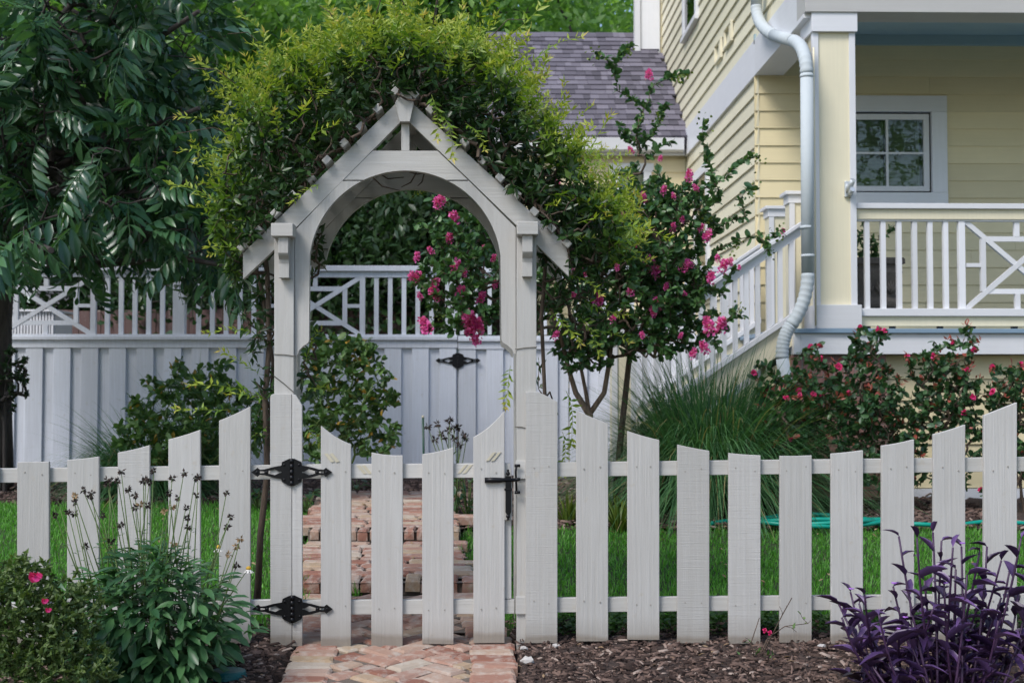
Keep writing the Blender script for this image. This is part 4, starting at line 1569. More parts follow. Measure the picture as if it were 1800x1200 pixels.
newel(PX(1070, 10.7), PX(1120, 10.7), YF, YF + .23, .15, PZ(566, 10.7))
newel(PX(1346, 12.3), PX(1395, 12.3), 6.17, 6.40, .15, PZ(364, 12.3))
newel(PX(1392, 10.85), PX(1392, 10.85) + .2, 4.955, 5.15, zfl, PZ(331, 10.85))

# ============================================================ REAR FENCE
DB = 12.9
yb_ = DB - 6
ZB = lambda y: PZ(y, DB)
XB = lambda x: PX(x, DB)
kb = DB / F
rf = thing('board_fence', 'tall white board fence with lattice top across the back of the lawn', 'fence', (XB(550), yb_, .2))
gx0, gx1 = XB(804.5), XB(1000)
secs = [(XB(-200), gx0 - .002, 0), (gx1 + .006, XS - .03, 0)]


def fence_run(parent, x0, x1, dz=0.0):
    zt = lambda y: ZB(y) + dz
    bx('cap_rail', M['rear_fence'], parent, x0, x1, yb_ - .05, yb_ + .07, zt(477.5), zt(468), .003)
    bx('top_rail', M['rear_fence'], parent, x0, x1, yb_ - .016, yb_ + .036, zt(488), zt(477.6), .002)
    bx('mid_rail', M['rear_fence'], parent, x0, x1, yb_ - .06, yb_ + .08, zt(598), zt(592), .003)
    bx('mid_cap', M['rear_fence'], parent, x0, x1, yb_ - .04, yb_ + .06, zt(592), zt(588), .002)
    bx('apron', M['rear_fence'], parent, x0, x1, yb_ - .035, yb_ + .04, zt(611.5), zt(598.2), .002)
    bx('backing', M['rear_fence'], parent, x0, x1, yb_ + .0, yb_ + .02, .16, zt(611))
    x = x0 + .01
    while x < x1 - .05:
        w = min(29.5 * kb, x1 - x)
        o = bx('board', M['rear_fence'], parent, x, x + w, yb_ - .028, yb_ - .001, .15 + rnd.uniform(0, .02), zt(611.3), .003)
        x += 48 * kb


balf = MB().box(-3.9 * kb, 3.9 * kb, 0, .035, ZB(588), ZB(488.2)).mesh('baluster', (0, 0, 0), False)
balf.materials.append(M['rear_fence'])


def fbal(parent, px_, w=1.0):
    o = link('baluster', balf, None, parent)
    o.location = Vector((XB(px_), yb_ - .008, 0)) - wloc(parent)
    o.scale = (w, 1, 1)


for s in secs:
    fence_run(rf, s[0], s[1])
for c0 in (79, 553):
    half = 79 * kb
    chippendale(rf, XB(c0), half, ZB(588), ZB(488), yb_ - .012, M['rear_fence'], .045)
    for s in (-1, 1):
        bx('lattice_post', M['rear_fence'], rf, XB(c0 + s * 83.5) - 4.6 * kb, XB(c0 + s * 83.5) + 4.6 * kb, yb_ - .016, yb_ + .034, ZB(588), ZB(488.1))
        for k in range(5):
            fbal(rf, c0 + s * (108 + 24.3 * k))
for px_ in (313.5, 793):
    bx('post', M['rear_fence'], rf, XB(px_ - 10.5), XB(px_ + 10.5), yb_ - .02, yb_ + .08, ZB(588), ZB(488.1), .003)
for k in range(12):
    fbal(rf, 1014 + 24.3 * k)
rg = thing('garden_gate', 'white board garden gate with black strap hinge in the back fence', 'gate', ((gx0 + gx1) / 2, yb_, .2))
fence_run(rg, gx0 + .004, gx1 - .004, -.012)
for k in range(8):
    fbal(rg, 812 + 24.3 * k, .9)
hinge(rg, 805, 633.5, DB - .034, .56)

# ============================================================ THE NEIGHBOUR BEYOND
nh = thing('neighbour_house', 'dim grey neighbouring house glimpsed through the lattice of the back fence', 'house', (PX(250, 22), 16, .2))
na, nb_ = PX(60, 22), PX(420, 22)
bx('wall', M['grey_house'], nh, na, nb_, 16, 22, .1, 3.4)
k = 0
for px_ in (175, 232, 290, 350):
    wdw = thing('window', None, None, (0, 0, 0))
    wdw.location = Vector((PX(px_, 21.9), 15.98, 1.9)) - wloc(nh)
    wdw.parent = nh
    x = PX(px_, 21.9)
    bx('frame', M['white_z'], wdw, x, x + .07, 15.95, 15.999, 1.6, 3.0)
    bx('frame', M['white_z'], wdw, x + .36, x + .43, 15.95, 15.999, 1.6, 3.0)
    bx('frame', M['white_x'], wdw, x + .07, x + .36, 15.95, 15.999, 2.93, 3.0)
    bx('sill', M['white_x'], wdw, x + .07, x + .36, 15.95, 15.999, 1.6, 1.67)
    bx('muntin', M['white_x'], wdw, x + .07, x + .36, 15.96, 15.999, 2.25, 2.3)
    bx('pane', M['glass'], wdw, x + .07, x + .36, 15.985, 15.99, 1.67, 2.93)
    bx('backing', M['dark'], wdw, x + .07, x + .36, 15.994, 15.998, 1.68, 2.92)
part('roof', MB().prism_x([(15.5, 3.4), (19, 4.6), (22.5, 3.4), (22.5, 3.3), (15.5, 3.3)], na - .4, nb_ + .4), M['shingle'], nh)
red = thing('stained_fence', 'dark red stained plank fence behind the white lattice', 'fence', (PX(500, 17), 11, .2))
x = PX(40, 17)
while x < PX(900, 17):
    part('plank', MB().box(x, x + .135, 11 + rnd.uniform(-.004, .004), 11.02, .1, PZ(546 + rnd.uniform(-2, 2), 17)), M['red_wood'], red)
    x += .142
bx('rail', M['red_wood'], red, PX(40, 17), PX(900, 17), 11.025, 11.07, 1.5, 1.6)
wb = thing('planter_screen', 'small white slatted box standing behind the left lattice panel', 'planter', (PX(60, 14.2), 8.4, .2))
a, b = PX(18, 14), PX(94, 14)
for k in range(14):
    x = a + k * (b - a) / 14
    bx('slat', M['white_z'], wb, x, x + (b - a) / 14 * .62, 8.0, 8.02, .2, PZ(549, 14))
bx('box', M['white_z'], wb, a, b, 8.03, 8.6, .2, PZ(551, 14))
bx('top_rail', M['white_x'], wb, a - .03, b + .03, 7.97, 8.62, PZ(549, 14) + .001, PZ(545, 14), .003)

# ============================================================ PLANTS
def leafset(name, g, parent, material, per_m, Lm, Wm, tmpl=T_SMALL, maxw=3.0, fw=.6, spread=.8, up=0.0, flat=.6, tone=(.5, .28), jl=.25, kind='stuff', keep=None, extra=None):
    pos, a, c = leaf_sites(g, per_m, maxw, fw, spread, up, flat)
    if keep is not None:
        k = keep(pos)
        pos, a, c = pos[k], a[k], c[k]
    n = len(pos)
    Ls = Lm * np.clip(rng.normal(1, jl, n), .45, 1.6)
    Ws = Ls * (Wm / Lm) * rng.uniform(.8, 1.2, n)
    tn = np.clip(rng.normal(tone[0], tone[1], n), 0, .86)
    tn = np.where(rng.random(n) < .05, 1.0, tn)
    V, T, S = scatter(tmpl, pos, a, c, Ls, Ws, tn)
    return npart(name, V, T, S, material, parent, kind)


def pinnate(npair, droop, hang, lw, seed):
    """a feather leaf: a drooping midrib with paired hanging leaflets"""
    r = random.Random(seed)
    ch = []
    lf = big_leaf(.22, .14, (.62, 1.0, .62))
    pts = []
    for k in range(npair + 1):
        t = .16 + .84 * k / npair
        p = np.array((t, 0, -droop * t * t))
        pts.append(p)
        tang = np.array((1, 0, -2 * droop * t))
        tang /= np.linalg.norm(tang)
        for s in ((-1, 1) if k < npair else (0,)):
            L_ = r.uniform(.30, .40) * (.75 + .5 * math.sin(math.pi * min(1, t)))
            ax = tang * (.45 if s else 1) + np.array((0, s * (.75 if s else 0), -hang * r.uniform(.6, 1.3)))
            c = np.array((r.uniform(-.3, .3), s * .45 + r.uniform(-.2, .2), 1.0))
            ch.append(scatter(lf, p[None], ax[None], c[None], np.array([L_]), np.array([L_ * lw]), np.array([r.random()])))
    pv = np.array([(0, 0, 0)] + [tuple(p) for p in pts])
    tv, tf = edge_tubes(pv[:-1], pv[1:], np.full(len(pv) - 1, .010), np.full(len(pv) - 1, .007), 3)
    ch.append((tv, tf, np.full(len(tf), .8)))
    return join(ch)


def tmesh(name, vts, m):
    me = np_mesh(name, *vts)
    me.materials.append(m)
    return me


def scatter_var(variants, pos, a, c, Ls):
    """a big mesh made of several ready leaf shapes"""
    ch = []
    pick = rng.integers(0, len(variants), len(pos))
    for k, (v, t, s) in enumerate(variants):
        i = pick == k
        if i.any():
            V, T, S = scatter((v, t), pos[i], a[i], c[i], Ls[i], Ls[i], rng.random(i.sum()) * 0)
            S = np.tile(s, i.sum()) * .7 + np.repeat(rng.random(i.sum()), len(s)) * .3
            ch.append((V, T, S))
    return join(ch)


def toward(pos):                                    # how the picture shows a point: px, py, distance
    d = pos - np.array(CAM)
    m = np.array(CR.transposed())
    q = d @ m.T
    return 900 + F * q[:, 0] / -q[:, 2], 600 - F * q[:, 1] / -q[:, 2], d[:, 1]


# ------------------------------------------------------------ the big tree at the left
tb = P(-6, 850, 11.4)
ash = thing('shade_tree', 'tall dark tree at the far left with drooping feather shaped leaves', 'tree', (tb.x, tb.y, gz(tb.y)))
tr_pts = [np.array(tb) + (0, 0, -.1)] + [np.array(P(x, y, d)) for x, y, d in ((-6, 700, 11.4), (-4, 560, 11.4), (4, 420, 11.3), (0, 250, 11.3), (-20, 50, 11.2), (-30, -200, 11.2))]
part('trunk', MB().tube(tr_pts, [.15, .125, .12, .115, .11, .10, .08], 12), M['bark_dark'], ash, smooth=True)
limbs = [
    [(4, 420, 11.3), (90, 440, 10.8), (150, 395, 10.4), (215, 335, 10.0), (330, 320, 9.6), (410, 330, 9.4)],
    [(0, 250, 11.3), (70, 310, 10.7), (160, 265, 10.2), (260, 225, 9.7), (350, 190, 9.4)],
    [(0, 250, 11.3), (60, 130, 10.6), (100, 40, 10.2), (180, -60, 9.9)],
    [(-4, 330, 11.3), (110, 110, 10.4), (190, 110, 9.9), (290, 60, 9.5), (350, 20, 9.3)],
    [(4, 420, 11.3), (120, 470, 10.6), (220, 460, 10.0), (330, 455, 9.6), (410, 470, 9.4)],
    [(0, 250, 11.3), (-100, 150, 10.2), (-220, 120, 9.5)],
    [(4, 420, 11.3), (60, 400, 10.4), (60, 430, 9.4), (90, 440, 8.8)],
]
trunks = [np.array([np.array(P(x, y, d)) for x, y, d in l]) for l in limbs]
mbz = MB()
for t in trunks:
    mbz.tube([Vector(p) for p in t], [.05, .036, .029, .022, .015, .009][:len(t)] if len(t) <= 6 else .02, 7)
part('limb', mbz, M['bark_dark'], ash, smooth=True)
lob = [lobe(130, 180, 10.2, 260, 210, 1.2, 1.1), lobe(230, 330, 9.8, 190, 140, 1.0, 1.2), lobe(80, 400, 10.3, 170, 100, .9, 1.0), lobe(210, 30, 10.0, 200, 140, 1.1, .9),
       lobe(330, 430, 9.7, 90, 65, .6, 1.4), lobe(-150, 200, 10.5, 230, 260, 1.4, .6), lobe(50, -150, 10.5, 300, 160, 1.5, .5), lobe(40, 440, 9.2, 90, 50, .5, 1.6)]
tg = lobes_pts(lob, 1500, 1.6)
tx, ty, td = toward(tg)
tg = tg[(ty < 505) & (tx < 425) & ~((tx > 285) & (ty < 150) & (rng.random(len(tx)) < .8))]
ga = grow(trunks, tg, .16, .10, .05)
wood('twigs', ga, .0035, M['bark_dark'], ash, .03)
var = [pinnate(5, .35, .55, .34, 1), pinnate(4, .5, .8, .36, 2), pinnate(5, .7, .9, .33, 3), pinnate(4, .25, .35, .36, 4), pinnate(6, .55, .7, .32, 5)]
pos, a, c = leaf_sites(ga, 11.5, 2.5, .7, .8, -.25, .7)
a[:, 1] -= .25
n = len(pos)
Ls = rng.uniform(.27, .48, n)
tx, ty, td = toward(pos)
kp = (ty < np.where(tx < 275, 442, 478)) | (rng.random(n) < .12)
pos, a, c, Ls, td, tx, ty = [q[kp] for q in (pos, a, c, Ls, td, tx, ty)]
inside = (tx > -20) & (tx < 470) & (ty > -20)
order = np.argsort(np.where(inside, td, td + 100))
sing, mass = order[:300], order[300:]
lv = [tmesh('leaf', v, M['lf_tree']) for v in var]
for i in sing:
    place('leaf', lv[int(rng.integers(len(lv)))], ash, pos[i], a[i], c[i], float(Ls[i]))
npart('foliage', *scatter_var(var, pos[mass], a[mass], c[mass], Ls[mass]), M['lf_tree'], ash, 'stuff')
print('ash leaves', len(pos))

# shrub hugging the trunk at the left edge
sb = thing('round_shrub', 'dense dark round shrub hugging the tree trunk at the left edge', 'shrub', (P(10, 850, 11.2).x, P(10, 850, 11.2).y, .15))
st = np.array([np.array(P(8, 870, 11.2)), np.array(P(8, 740, 11.2)), np.array(P(10, 660, 11.2))])
gs = grow([st], lobes_pts([lobe(6, 665, 11.2, 46, 66, .24)], 130, 2.0), .08, .08)
wood('stem', gs, .004, M['bark_dark'], sb, .02)
leafset('foliage', gs, sb, M['lf_bgd'], 420, .034, .022, T_SMALL, 3, .3, .9, .2, .4)

# ------------------------------------------------------------ trees beyond the back fence
GT = 'leafy trees beyond the back fence'


def bg_tree(px_, d, ztop, zlow, rx, ry, m, label, nl, leaf, trunk_r=.16, nt=260):
    b = P(px_, 700, d)
    t = thing('leafy_tree', label, 'tree', (b.x, b.y, .2), GT)
    x, y = b.x, b.y
    tk = np.array([(x, y, .1), (x + .1, y, ztop * .3), (x - .1, y + .1, ztop * .6), (x, y, ztop * .88)])
    part('trunk', MB().tube([Vector(p) for p in tk], [trunk_r, trunk_r * .8, trunk_r * .55, trunk_r * .25], 9), M['bark_dark'], t, smooth=True)
    zc, hz = (ztop + zlow) / 2, (ztop - zlow) / 2
    lb = []
    for k in range(9):
        an = rng.uniform(0, 6.28)
        rr = rng.uniform(.2, .62)
        zz = rng.uniform(-.7, .75)
        s = rng.uniform(.38, .55)
        lb.append(((x + rx * rr * math.cos(an), y + ry * rr * math.sin(an), zc + hz * zz * .8), (rx * s, ry * s, hz * s * .8)))
    g = grow([tk], lobes_pts(lb, nt, 1.8), .5, .07, .04)
    wood('branches', g, .010, M['bark_dark'], t, .07)
    arr, par, w_, _ = g
    tips = arr[np.isin(np.arange(len(arr)), par, invert=True)]
    cs = .11 * (rx + hz) * .5 + .10
    p = np.repeat(tips, nl, 0) + rng.normal(0, 1, (len(tips) * nl, 3)) * np.array((cs, cs, cs * .6))
    n_ = len(p)
    a_ = nrm(rng.normal(0, 1, (n_, 3))) + (0, 0, -.25)
    c_ = nrm(rng.normal(0, 1, (n_, 3)) * .45 + (0, 0, .55))
    L_ = leaf * rng.uniform(.6, 1.35, n_)
    npart('crown', *scatter(T_SMALL, p, a_, c_, L_, L_ * .48, np.clip(rng.normal(.5, .25, n_), 0, 1)), m, t)
    return n_


tot = 0
for args in (
    (420, 30, 14.5, 1.5, 4.2, 3.0, M['lf_bg'], 'tall bright green tree beyond the fence, above the left shoulder of the arbor', 170, .24),
    (700, 33, 15.5, 1.5, 4.6, 3.0, M['lf_bg'], 'tall bright green tree beyond the fence, straight behind the arbor peak', 170, .24),
    (960, 36, 16.5, 2.0, 4.8, 3.2, M['lf_bg'], 'tall bright green tree rising behind the ridge of the shingled roof', 170, .25),
    (1190, 40, 15.5, 2.0, 4.0, 3.2, M['lf_bg'], 'tall green tree behind the house, glimpsed above the right end of the roof', 140, .27),
    (190, 27, 13.5, 1.2, 4.2, 3.0, M['lf_bg'], 'tall green tree beyond the fence, showing through the dark left tree', 130, .22),
    (-60, 26, 13.0, 1.2, 3.8, 3.0, M['lf_bgd'], 'dark green tree beyond the fence at the far left', 130, .22),
    (320, 23, 10.5, 2.0, 3.0, 2.2, M['lf_bg'], 'bright green tree beyond the fence between the dark left tree and the arbor', 170, .2),
    (830, 25, 11.5, 2.5, 3.2, 2.2, M['lf_bg'], 'bright green tree beyond the fence, just left of the shingled roof', 170, .2),
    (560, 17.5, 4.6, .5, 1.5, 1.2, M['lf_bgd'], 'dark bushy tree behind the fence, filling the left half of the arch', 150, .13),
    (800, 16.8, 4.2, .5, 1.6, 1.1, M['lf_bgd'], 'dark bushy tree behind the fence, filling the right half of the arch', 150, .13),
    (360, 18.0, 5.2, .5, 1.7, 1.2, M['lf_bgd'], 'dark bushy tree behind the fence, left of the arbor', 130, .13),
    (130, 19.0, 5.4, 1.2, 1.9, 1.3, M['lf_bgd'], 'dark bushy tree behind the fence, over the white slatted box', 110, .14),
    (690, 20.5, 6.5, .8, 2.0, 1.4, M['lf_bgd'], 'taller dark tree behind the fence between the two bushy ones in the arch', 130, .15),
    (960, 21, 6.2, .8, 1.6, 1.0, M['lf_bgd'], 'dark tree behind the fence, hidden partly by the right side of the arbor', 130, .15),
):
    tot += bg_tree(*args)
print('bg leaves', tot)
# street trees across the road, behind the camera: they shade the fence and show in the window glass
LBS = ['smallest street tree across the road', 'middle sized street tree across the road', 'largest street tree across the road'][::-1]
for (x, y, s) in ((9.5, -17, 1.35), (-3.5, -20, 1.1), (17, -21, 1.5)):
    q_ = y + 6
    nlb = bg_tree(900, 30, 9 * s, 2.5, 3.4 * s, 3.2 * s, M['lf_bg'], LBS.pop(), 34, .34)
    root = [o for o in col.objects if o.name.startswith('leafy_tree')][-1]
    root.location = (x, y, 0)
    root['group'] = 'street trees across the road'

# ------------------------------------------------------------ vine over the arbor
vine = thing('climbing_vine', 'thick evergreen vine smothering the arbor roof with lime green new shoots', 'vine', (P(462, 1060, 6.3).x, .3, .02))
topx = [372, 392, 408, 436, 484, 540, 600, 660, 720, 790, 850, 890, 920, 950, 985, 1020, 1055, 1080, 1095]
topy = [400, 300, 240, 175, 120, 92, 74, 62, 58, 66, 84, 110, 160, 205, 238, 272, 320, 365, 420]
botx = [330, 385, 408, 424, 428, 440, 695, 712, 730, 1000, 1004, 1025, 1060, 1080, 1100]
boty = [330, 420, 500, 470, 436, 424, 178, 166, 178, 428, 470, 470, 460, 440, 420]


def vine_pts(n):
    out = []
    while len(out) < n:
        x = rnd.uniform(372, 1092)
        t, b = np.interp(x, topx, topy) + 9 * math.sin(x * .11) + 7 * math.sin(x * .043 + 1), np.interp(x, botx, boty)
        s = rnd.random() if rnd.random() < .55 else 1 - abs(rnd.gauss(0, .22))
        s = min(max(s, 0), 1)
        y = t + (b - t) * s
        d = rnd.uniform(5.93, 6.78)
        k = abs(d - 6.33) / .45
        lift = 22 * (1 - k * k)                          # the mound is rounded from front to back
        y2 = y + (22 - lift) * (1 - s)
        if d > 6.05 and y2 > b + 3:
            continue
        out.append(tuple(P(x, y2, d)))
    return np.array(out)


vt = [np.array([np.array(P(x, y, d)) for x, y, d in l]) for l in (
    [(452, 1075, 6.30), (458, 940, 6.28), (470, 830, 6.3), (466, 700, 6.3), (474, 600, 6.3), (470, 480, 6.3), (462, 405, 6.3), (530, 320, 6.35), (610, 235, 6.35), (700, 150, 6.35)],
    [(448, 1070, 6.34), (462, 900, 6.33), (474, 760, 6.35), (480, 640, 6.34), (462, 520, 6.35), (440, 430, 6.4), (440, 330, 6.4)],
    [(958, 1085, 6.35), (955, 900, 6.36), (958, 700, 6.35), (952, 560, 6.36), (960, 450, 6.35), (985, 400, 6.35), (900, 320, 6.35), (800, 215, 6.35), (722, 150, 6.35)],
    [(960, 450, 6.36), (1020, 380, 6.4), (1040, 330, 6.4)])]
mbz = MB()
for t, r0 in zip(vt, (.017, .012, .011, .008)):
    mbz.tube([Vector(p) for p in t], [r0 * (1 - .6 * i / len(t)) for i in range(len(t))], 7)
part('stem', mbz, M['stem'], vine, smooth=True)
gv = grow(vt, vine_pts(2700), .09, .12, .03, .2)
wood('twigs', gv, .0016, M['stem'], vine, .010)
def off_rafters(p):
    x, y, d = toward(p)
    lim = np.interp(x, [428, 440, 695, 712, 730, 1000], [436, 424, 176, 158, 176, 428])
    return ~((y > lim - 9) & (x > 428) & (x < 1000) & (d < 6.12) & (rng.random(len(x)) > .06))


def outer(p):                                         # leaves near the top and sides of the mound take the lighter green
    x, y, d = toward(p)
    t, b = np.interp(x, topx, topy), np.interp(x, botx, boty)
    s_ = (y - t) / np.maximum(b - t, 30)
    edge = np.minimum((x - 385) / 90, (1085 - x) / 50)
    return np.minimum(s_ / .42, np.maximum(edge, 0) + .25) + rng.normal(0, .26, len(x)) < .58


leafset('dark_foliage', gv, vine, M['lf_vine'], 210, .052, .020, T_SMALL, 5, .35, .95, -.12, .45, keep=lambda p: off_rafters(p) & ~outer(p))
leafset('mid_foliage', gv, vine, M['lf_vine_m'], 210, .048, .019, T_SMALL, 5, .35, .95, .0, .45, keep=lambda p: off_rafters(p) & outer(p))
# new shoots on the outside: each a whip with a tuft of lime leaves
young_me = []
for sd in range(8):
    r = random.Random(40 + sd)
    long_ = sd >= 4
    ch = []
    npt = 11 if long_ else 6
    whip = [np.array((t, .06 * math.sin(3 * t + sd), .12 * math.sin(2.3 * t + sd) - .16 * t * t)) for t in np.linspace(0, 1, npt)]
    pv = np.array(whip)
    k_ = .5 if long_ else 1
    tv, tf = edge_tubes(pv[:-1], pv[1:], np.linspace(.014, .007, npt - 1) * k_, np.linspace(.012, .005, npt - 1) * k_, 3)
    ch.append((tv, tf, np.full(len(tf), .35)))
    for k in range(1, npt):
        for s_ in ((-1, 1, 0, .4) if k > npt - 3 else (-1, 1)):
            p = whip[k]
            ax = np.array((r.uniform(.1, 1.0), s_ * .8 + r.uniform(-.5, .5), r.uniform(-.5, .8)))
            L_ = (r.uniform(.13, .24) if long_ else r.uniform(.26, .46)) * (1.0 if k < npt - 2 else .75)
            ch.append(scatter(T_SMALL, p[None], ax[None], np.array([[r.uniform(-.5, .5), r.uniform(-.5, .5), 1]]), np.array([L_]), np.array([L_ * .30]),
                              np.array([min(1, max(0, -.05 + 1.0 * k / npt + r.uniform(-.2, .2)))])))
    young_me.append(join(ch))
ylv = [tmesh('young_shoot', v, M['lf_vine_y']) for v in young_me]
yp, ya_, yc_, yl_ = [], [], [], []
while len(yp) < 700:
    x = rnd.uniform(378, 1095)
    t, b = np.interp(x, topx, topy), np.interp(x, botx, boty)
    s = abs(rnd.gauss(0, .20)) - .02
    if x < 440 or x > 960:
        s = rnd.random() ** 2.4
    if s > .95:
        continue
    y = t + (b - t) * s
    d = rnd.uniform(5.92, 6.75)
    k = abs(d - 6.33) / .45
    y += 22 * k * k * (1 - s)
    if y > b - 26 and d < 6.1 and 428 < x < 1000:
        continue
    p = np.array(P(x, y, d))
    out = np.array(((x - 712) / 420, -.5 * (1 if d < 6.33 else -1) * k, .75 - s * .7)) + np.array([rnd.gauss(0, .3), rnd.gauss(0, .3), rnd.gauss(0, .3)])
    yp.append(p)
    ya_.append(out)
    yc_.append((rnd.gauss(0, .4), rnd.gauss(0, .4) - .3, 1))
    yl_.append(rnd.uniform(.07, .15) if rnd.random() < .8 else rnd.uniform(.15, .27))
yp, ya_, yc_, yl_ = np.array(yp), np.array(ya_), np.array(yc_), np.array(yl_)
# hanging and side sprays the picture shows
for (x, y, d, ax, L_) in ((520, 215, 5.95, (.2, -.5, .3), .16), (560, 330, 5.95, (-.3, -.4, -.2), .18), (545, 255, 5.96, (.5, -.3, .5), .15), (775, 190, 5.95, (.2, -.25, -.9), .25), (760, 165, 5.95, (.1, -.25, -1), .22),
                          (820, 215, 5.95, (.3, -.3, -.5), .18), (720, 350, 6.5, (.4, -.2, .2), .08), (445, 590, 6.2, (-.6, -.3, .1), .22), (460, 650, 6.2, (-.5, -.3, .3), .22), (470, 700, 6.2, (-.6, -.4, .1), .2),
                          (470, 745, 6.25, (-.5, -.4, -.3), .22), (540, 690, 6.3, (.4, -.4, .2), .16), (535, 640, 6.3, (.3, -.3, .6), .2), (540, 740, 6.3, (.3, -.4, -.3), .2), (450, 690, 6.2, (-.9, -.2, .15), .30), (400, 715, 6.2, (-.9, .0, .1), .24),
                          (900, 640, 6.5, (-.2, -.3, -.8), .22), (990, 690, 6.4, (.2, -.2, -.9), .25), (985, 760, 6.4, (.1, -.2, -1), .2), (1010, 560, 6.3, (.4, -.3, -.5), .22), (1040, 580, 6.3, (.6, -.3, -.2), .2),
                          (1030, 520, 6.3, (.5, -.4, -.2), .24), (1060, 470, 6.3, (.6, -.3, .1), .24), (1000, 480, 6.1, (.4, -.3, -.3), .2), (975, 540, 6.1, (.3, -.3, -.5), .22), (1050, 420, 6.2, (.6, -.4, .1), .22),
                          (430, 150, 6.3, (-.8, 0, .5), .26), (395, 210, 6.3, (-.9, -.1, .1), .22), (480, 90, 6.3, (-.6, 0, .8), .26), (390, 260, 6.25, (-.9, -.2, -.1), .2), (700, 30, 6.3, (-.3, 0, 1), .3), (880, 60, 6.3, (.7, 0, .7), .3), (930, 110, 6.3, (.8, -.1, .4), .28),
                          (640, 40, 6.3, (-.5, 0, .9), .3), (770, 35, 6.3, (.2, 0, 1), .3)):
    yp = np.vstack([yp, np.array(P(x, y, d))])
    ya_ = np.vstack([ya_, ax])
    yc_ = np.vstack([yc_, (0, -.5, 1)])
    yl_ = np.append(yl_, L_)
front = np.argsort(yp[:, 1] - yl_ * 3)
for i in front[:300]:
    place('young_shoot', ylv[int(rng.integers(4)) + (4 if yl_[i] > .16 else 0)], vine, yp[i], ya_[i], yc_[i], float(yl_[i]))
rs = front[300:]
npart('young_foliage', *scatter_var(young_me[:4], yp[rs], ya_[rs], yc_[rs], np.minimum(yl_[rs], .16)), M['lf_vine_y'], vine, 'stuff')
# sparse old growth down both sides and long bare whips above
gl = grow([vt[0], vt[2]], np.concatenate([lobes_pts([lobe(455, 560, 6.3, 34, 130, .12), lobe(465, 720, 6.3, 38, 90, .12), lobe(541, 640, 6.52, 17, 95, .05, 3), lobe(553, 430, 6.5, 18, 60, .08, 3)], 130, 1.2),
                                          lobes_pts([lobe(975, 480, 6.35, 60, 90, .2), lobe(1030, 520, 6.4, 60, 70, .2), lobe(965, 700, 6.4, 22, 120, .1)], 90, 1.2)]), .1, .15, -.04)
wood('side_twigs', gl, .0018, M['stem'], vine, .006)
leafset('side_foliage', gl, vine, M['lf_vine'], 90, .052, .018, T_SMALL, 3, .4, .9, -.2, .4)
mbz = MB()
for (x, y, x2, y2) in ((470, 90, 400, 60), (650, 60, 690, -30), (760, 50, 780, -40), (600, 70, 560, 10), (430, 160, 330, 120), (440, 250, 310, 235), (860, 70, 925, 35), (720, 60, 700, -10)):
    a_, b_ = P(x, y, 6.3), P(x2, y2, 6.25)
    m_ = (a_ + b_) / 2 + Vector((0, 0, .05))
    mbz.tube([a_, m_, b_], [.003, .0024, .0014], 5)
for k in range(14):                                   # woody runners showing under the rafters and through the gable
    x = rnd.uniform(555, 870)
    a_ = P(x, 330 - 40 * math.cos((x - 712) / 110), rnd.uniform(6.1, 6.5))
    b_ = a_ + Vector((rnd.uniform(-.25, .25), rnd.uniform(-.1, .1), rnd.uniform(-.12, .1)))
    mbz.tube([a_, (a_ + b_) / 2 + Vector((0, 0, -.03)), b_], [.004, .0035, .002], 5)
part('whips', mbz, M['stem'], vine, smooth=True, kind='stuff')


# ------------------------------------------------------------ crape myrtle
cm = thing('crape_myrtle', 'crape myrtle with slender tan trunks and magenta flower clusters beside the stair', 'tree', (P(1040, 870, 9.6).x, 3.6, .1))
ct = [np.array([np.array(P(x, y, d)) for x, y, d in l]) for l in (
    [(1040, 900, 9.6), (1038, 800, 9.6), (1036, 728, 9.6), (1012, 690, 9.55), (1000, 650, 9.5), (985, 590, 9.4), (960, 520, 9.2), (900, 490, 9.0), (850, 500, 8.9)],
    [(1036, 728, 9.6), (1062, 690, 9.6), (1072, 630, 9.6), (1080, 540, 9.6), (1090, 430, 9.6), (1105, 330, 9.6)],
    [(1036, 728, 9.6), (1030, 690, 9.65), (1020, 640, 9.7), (1050, 520, 9.7), (1060, 400, 9.7)],
    [(1082, 880, 9.7), (1090, 780, 9.7), (1104, 650, 9.7), (1112, 580, 9.7), (1150, 470, 9.6), (1178, 390, 9.5)])]
mbz = MB().tube([Vector(p) for p in ct[0]], [.030, .028, .028, .020, .017, .013, .011, .008, .005], 8)
mbz.tube([Vector(p) for p in ct[1]], [.021, .019, .017, .015, .012, .009], 8)
mbz.tube([Vector(p) for p in ct[2]], [.018, .015, .013, .01, .006], 8)
part('trunk', mbz, M['bark_tan'], cm, smooth=True)
part('trunk', MB().tube([Vector(p) for p in ct[3]], [.026, .024, .021, .018, .013, .009], 8), M['stem'], cm, smooth=True)
cl_ = [lobe(1080, 440, 9.5, 125, 120, .55, 1.3), lobe(960, 500, 9.2, 100, 80, .45, 1.2), lobe(1160, 510, 9.4, 90, 75, .4, 1), lobe(1120, 345, 9.5, 75, 70, .4, 1.0),
       lobe(830, 490, 8.95, 95, 100, .4, .8), lobe(1050, 590, 9.5, 80, 60, .4, 1), lobe(1205, 365, 9.4, 75, 70, .35, 1.1), lobe(1210, 500, 9.35, 70, 70, .3, 1.1), lobe(1150, 420, 9.45, 90, 110, .45, 1.4), lobe(1110, 590, 9.5, 90, 45, .4, 1.2), lobe(1010, 610, 9.4, 50, 50, .3, 1), lobe(1120, 265, 9.5, 30, 60, .15, 1.5), lobe(815, 400, 9.0, 55, 60, .3, .5)]
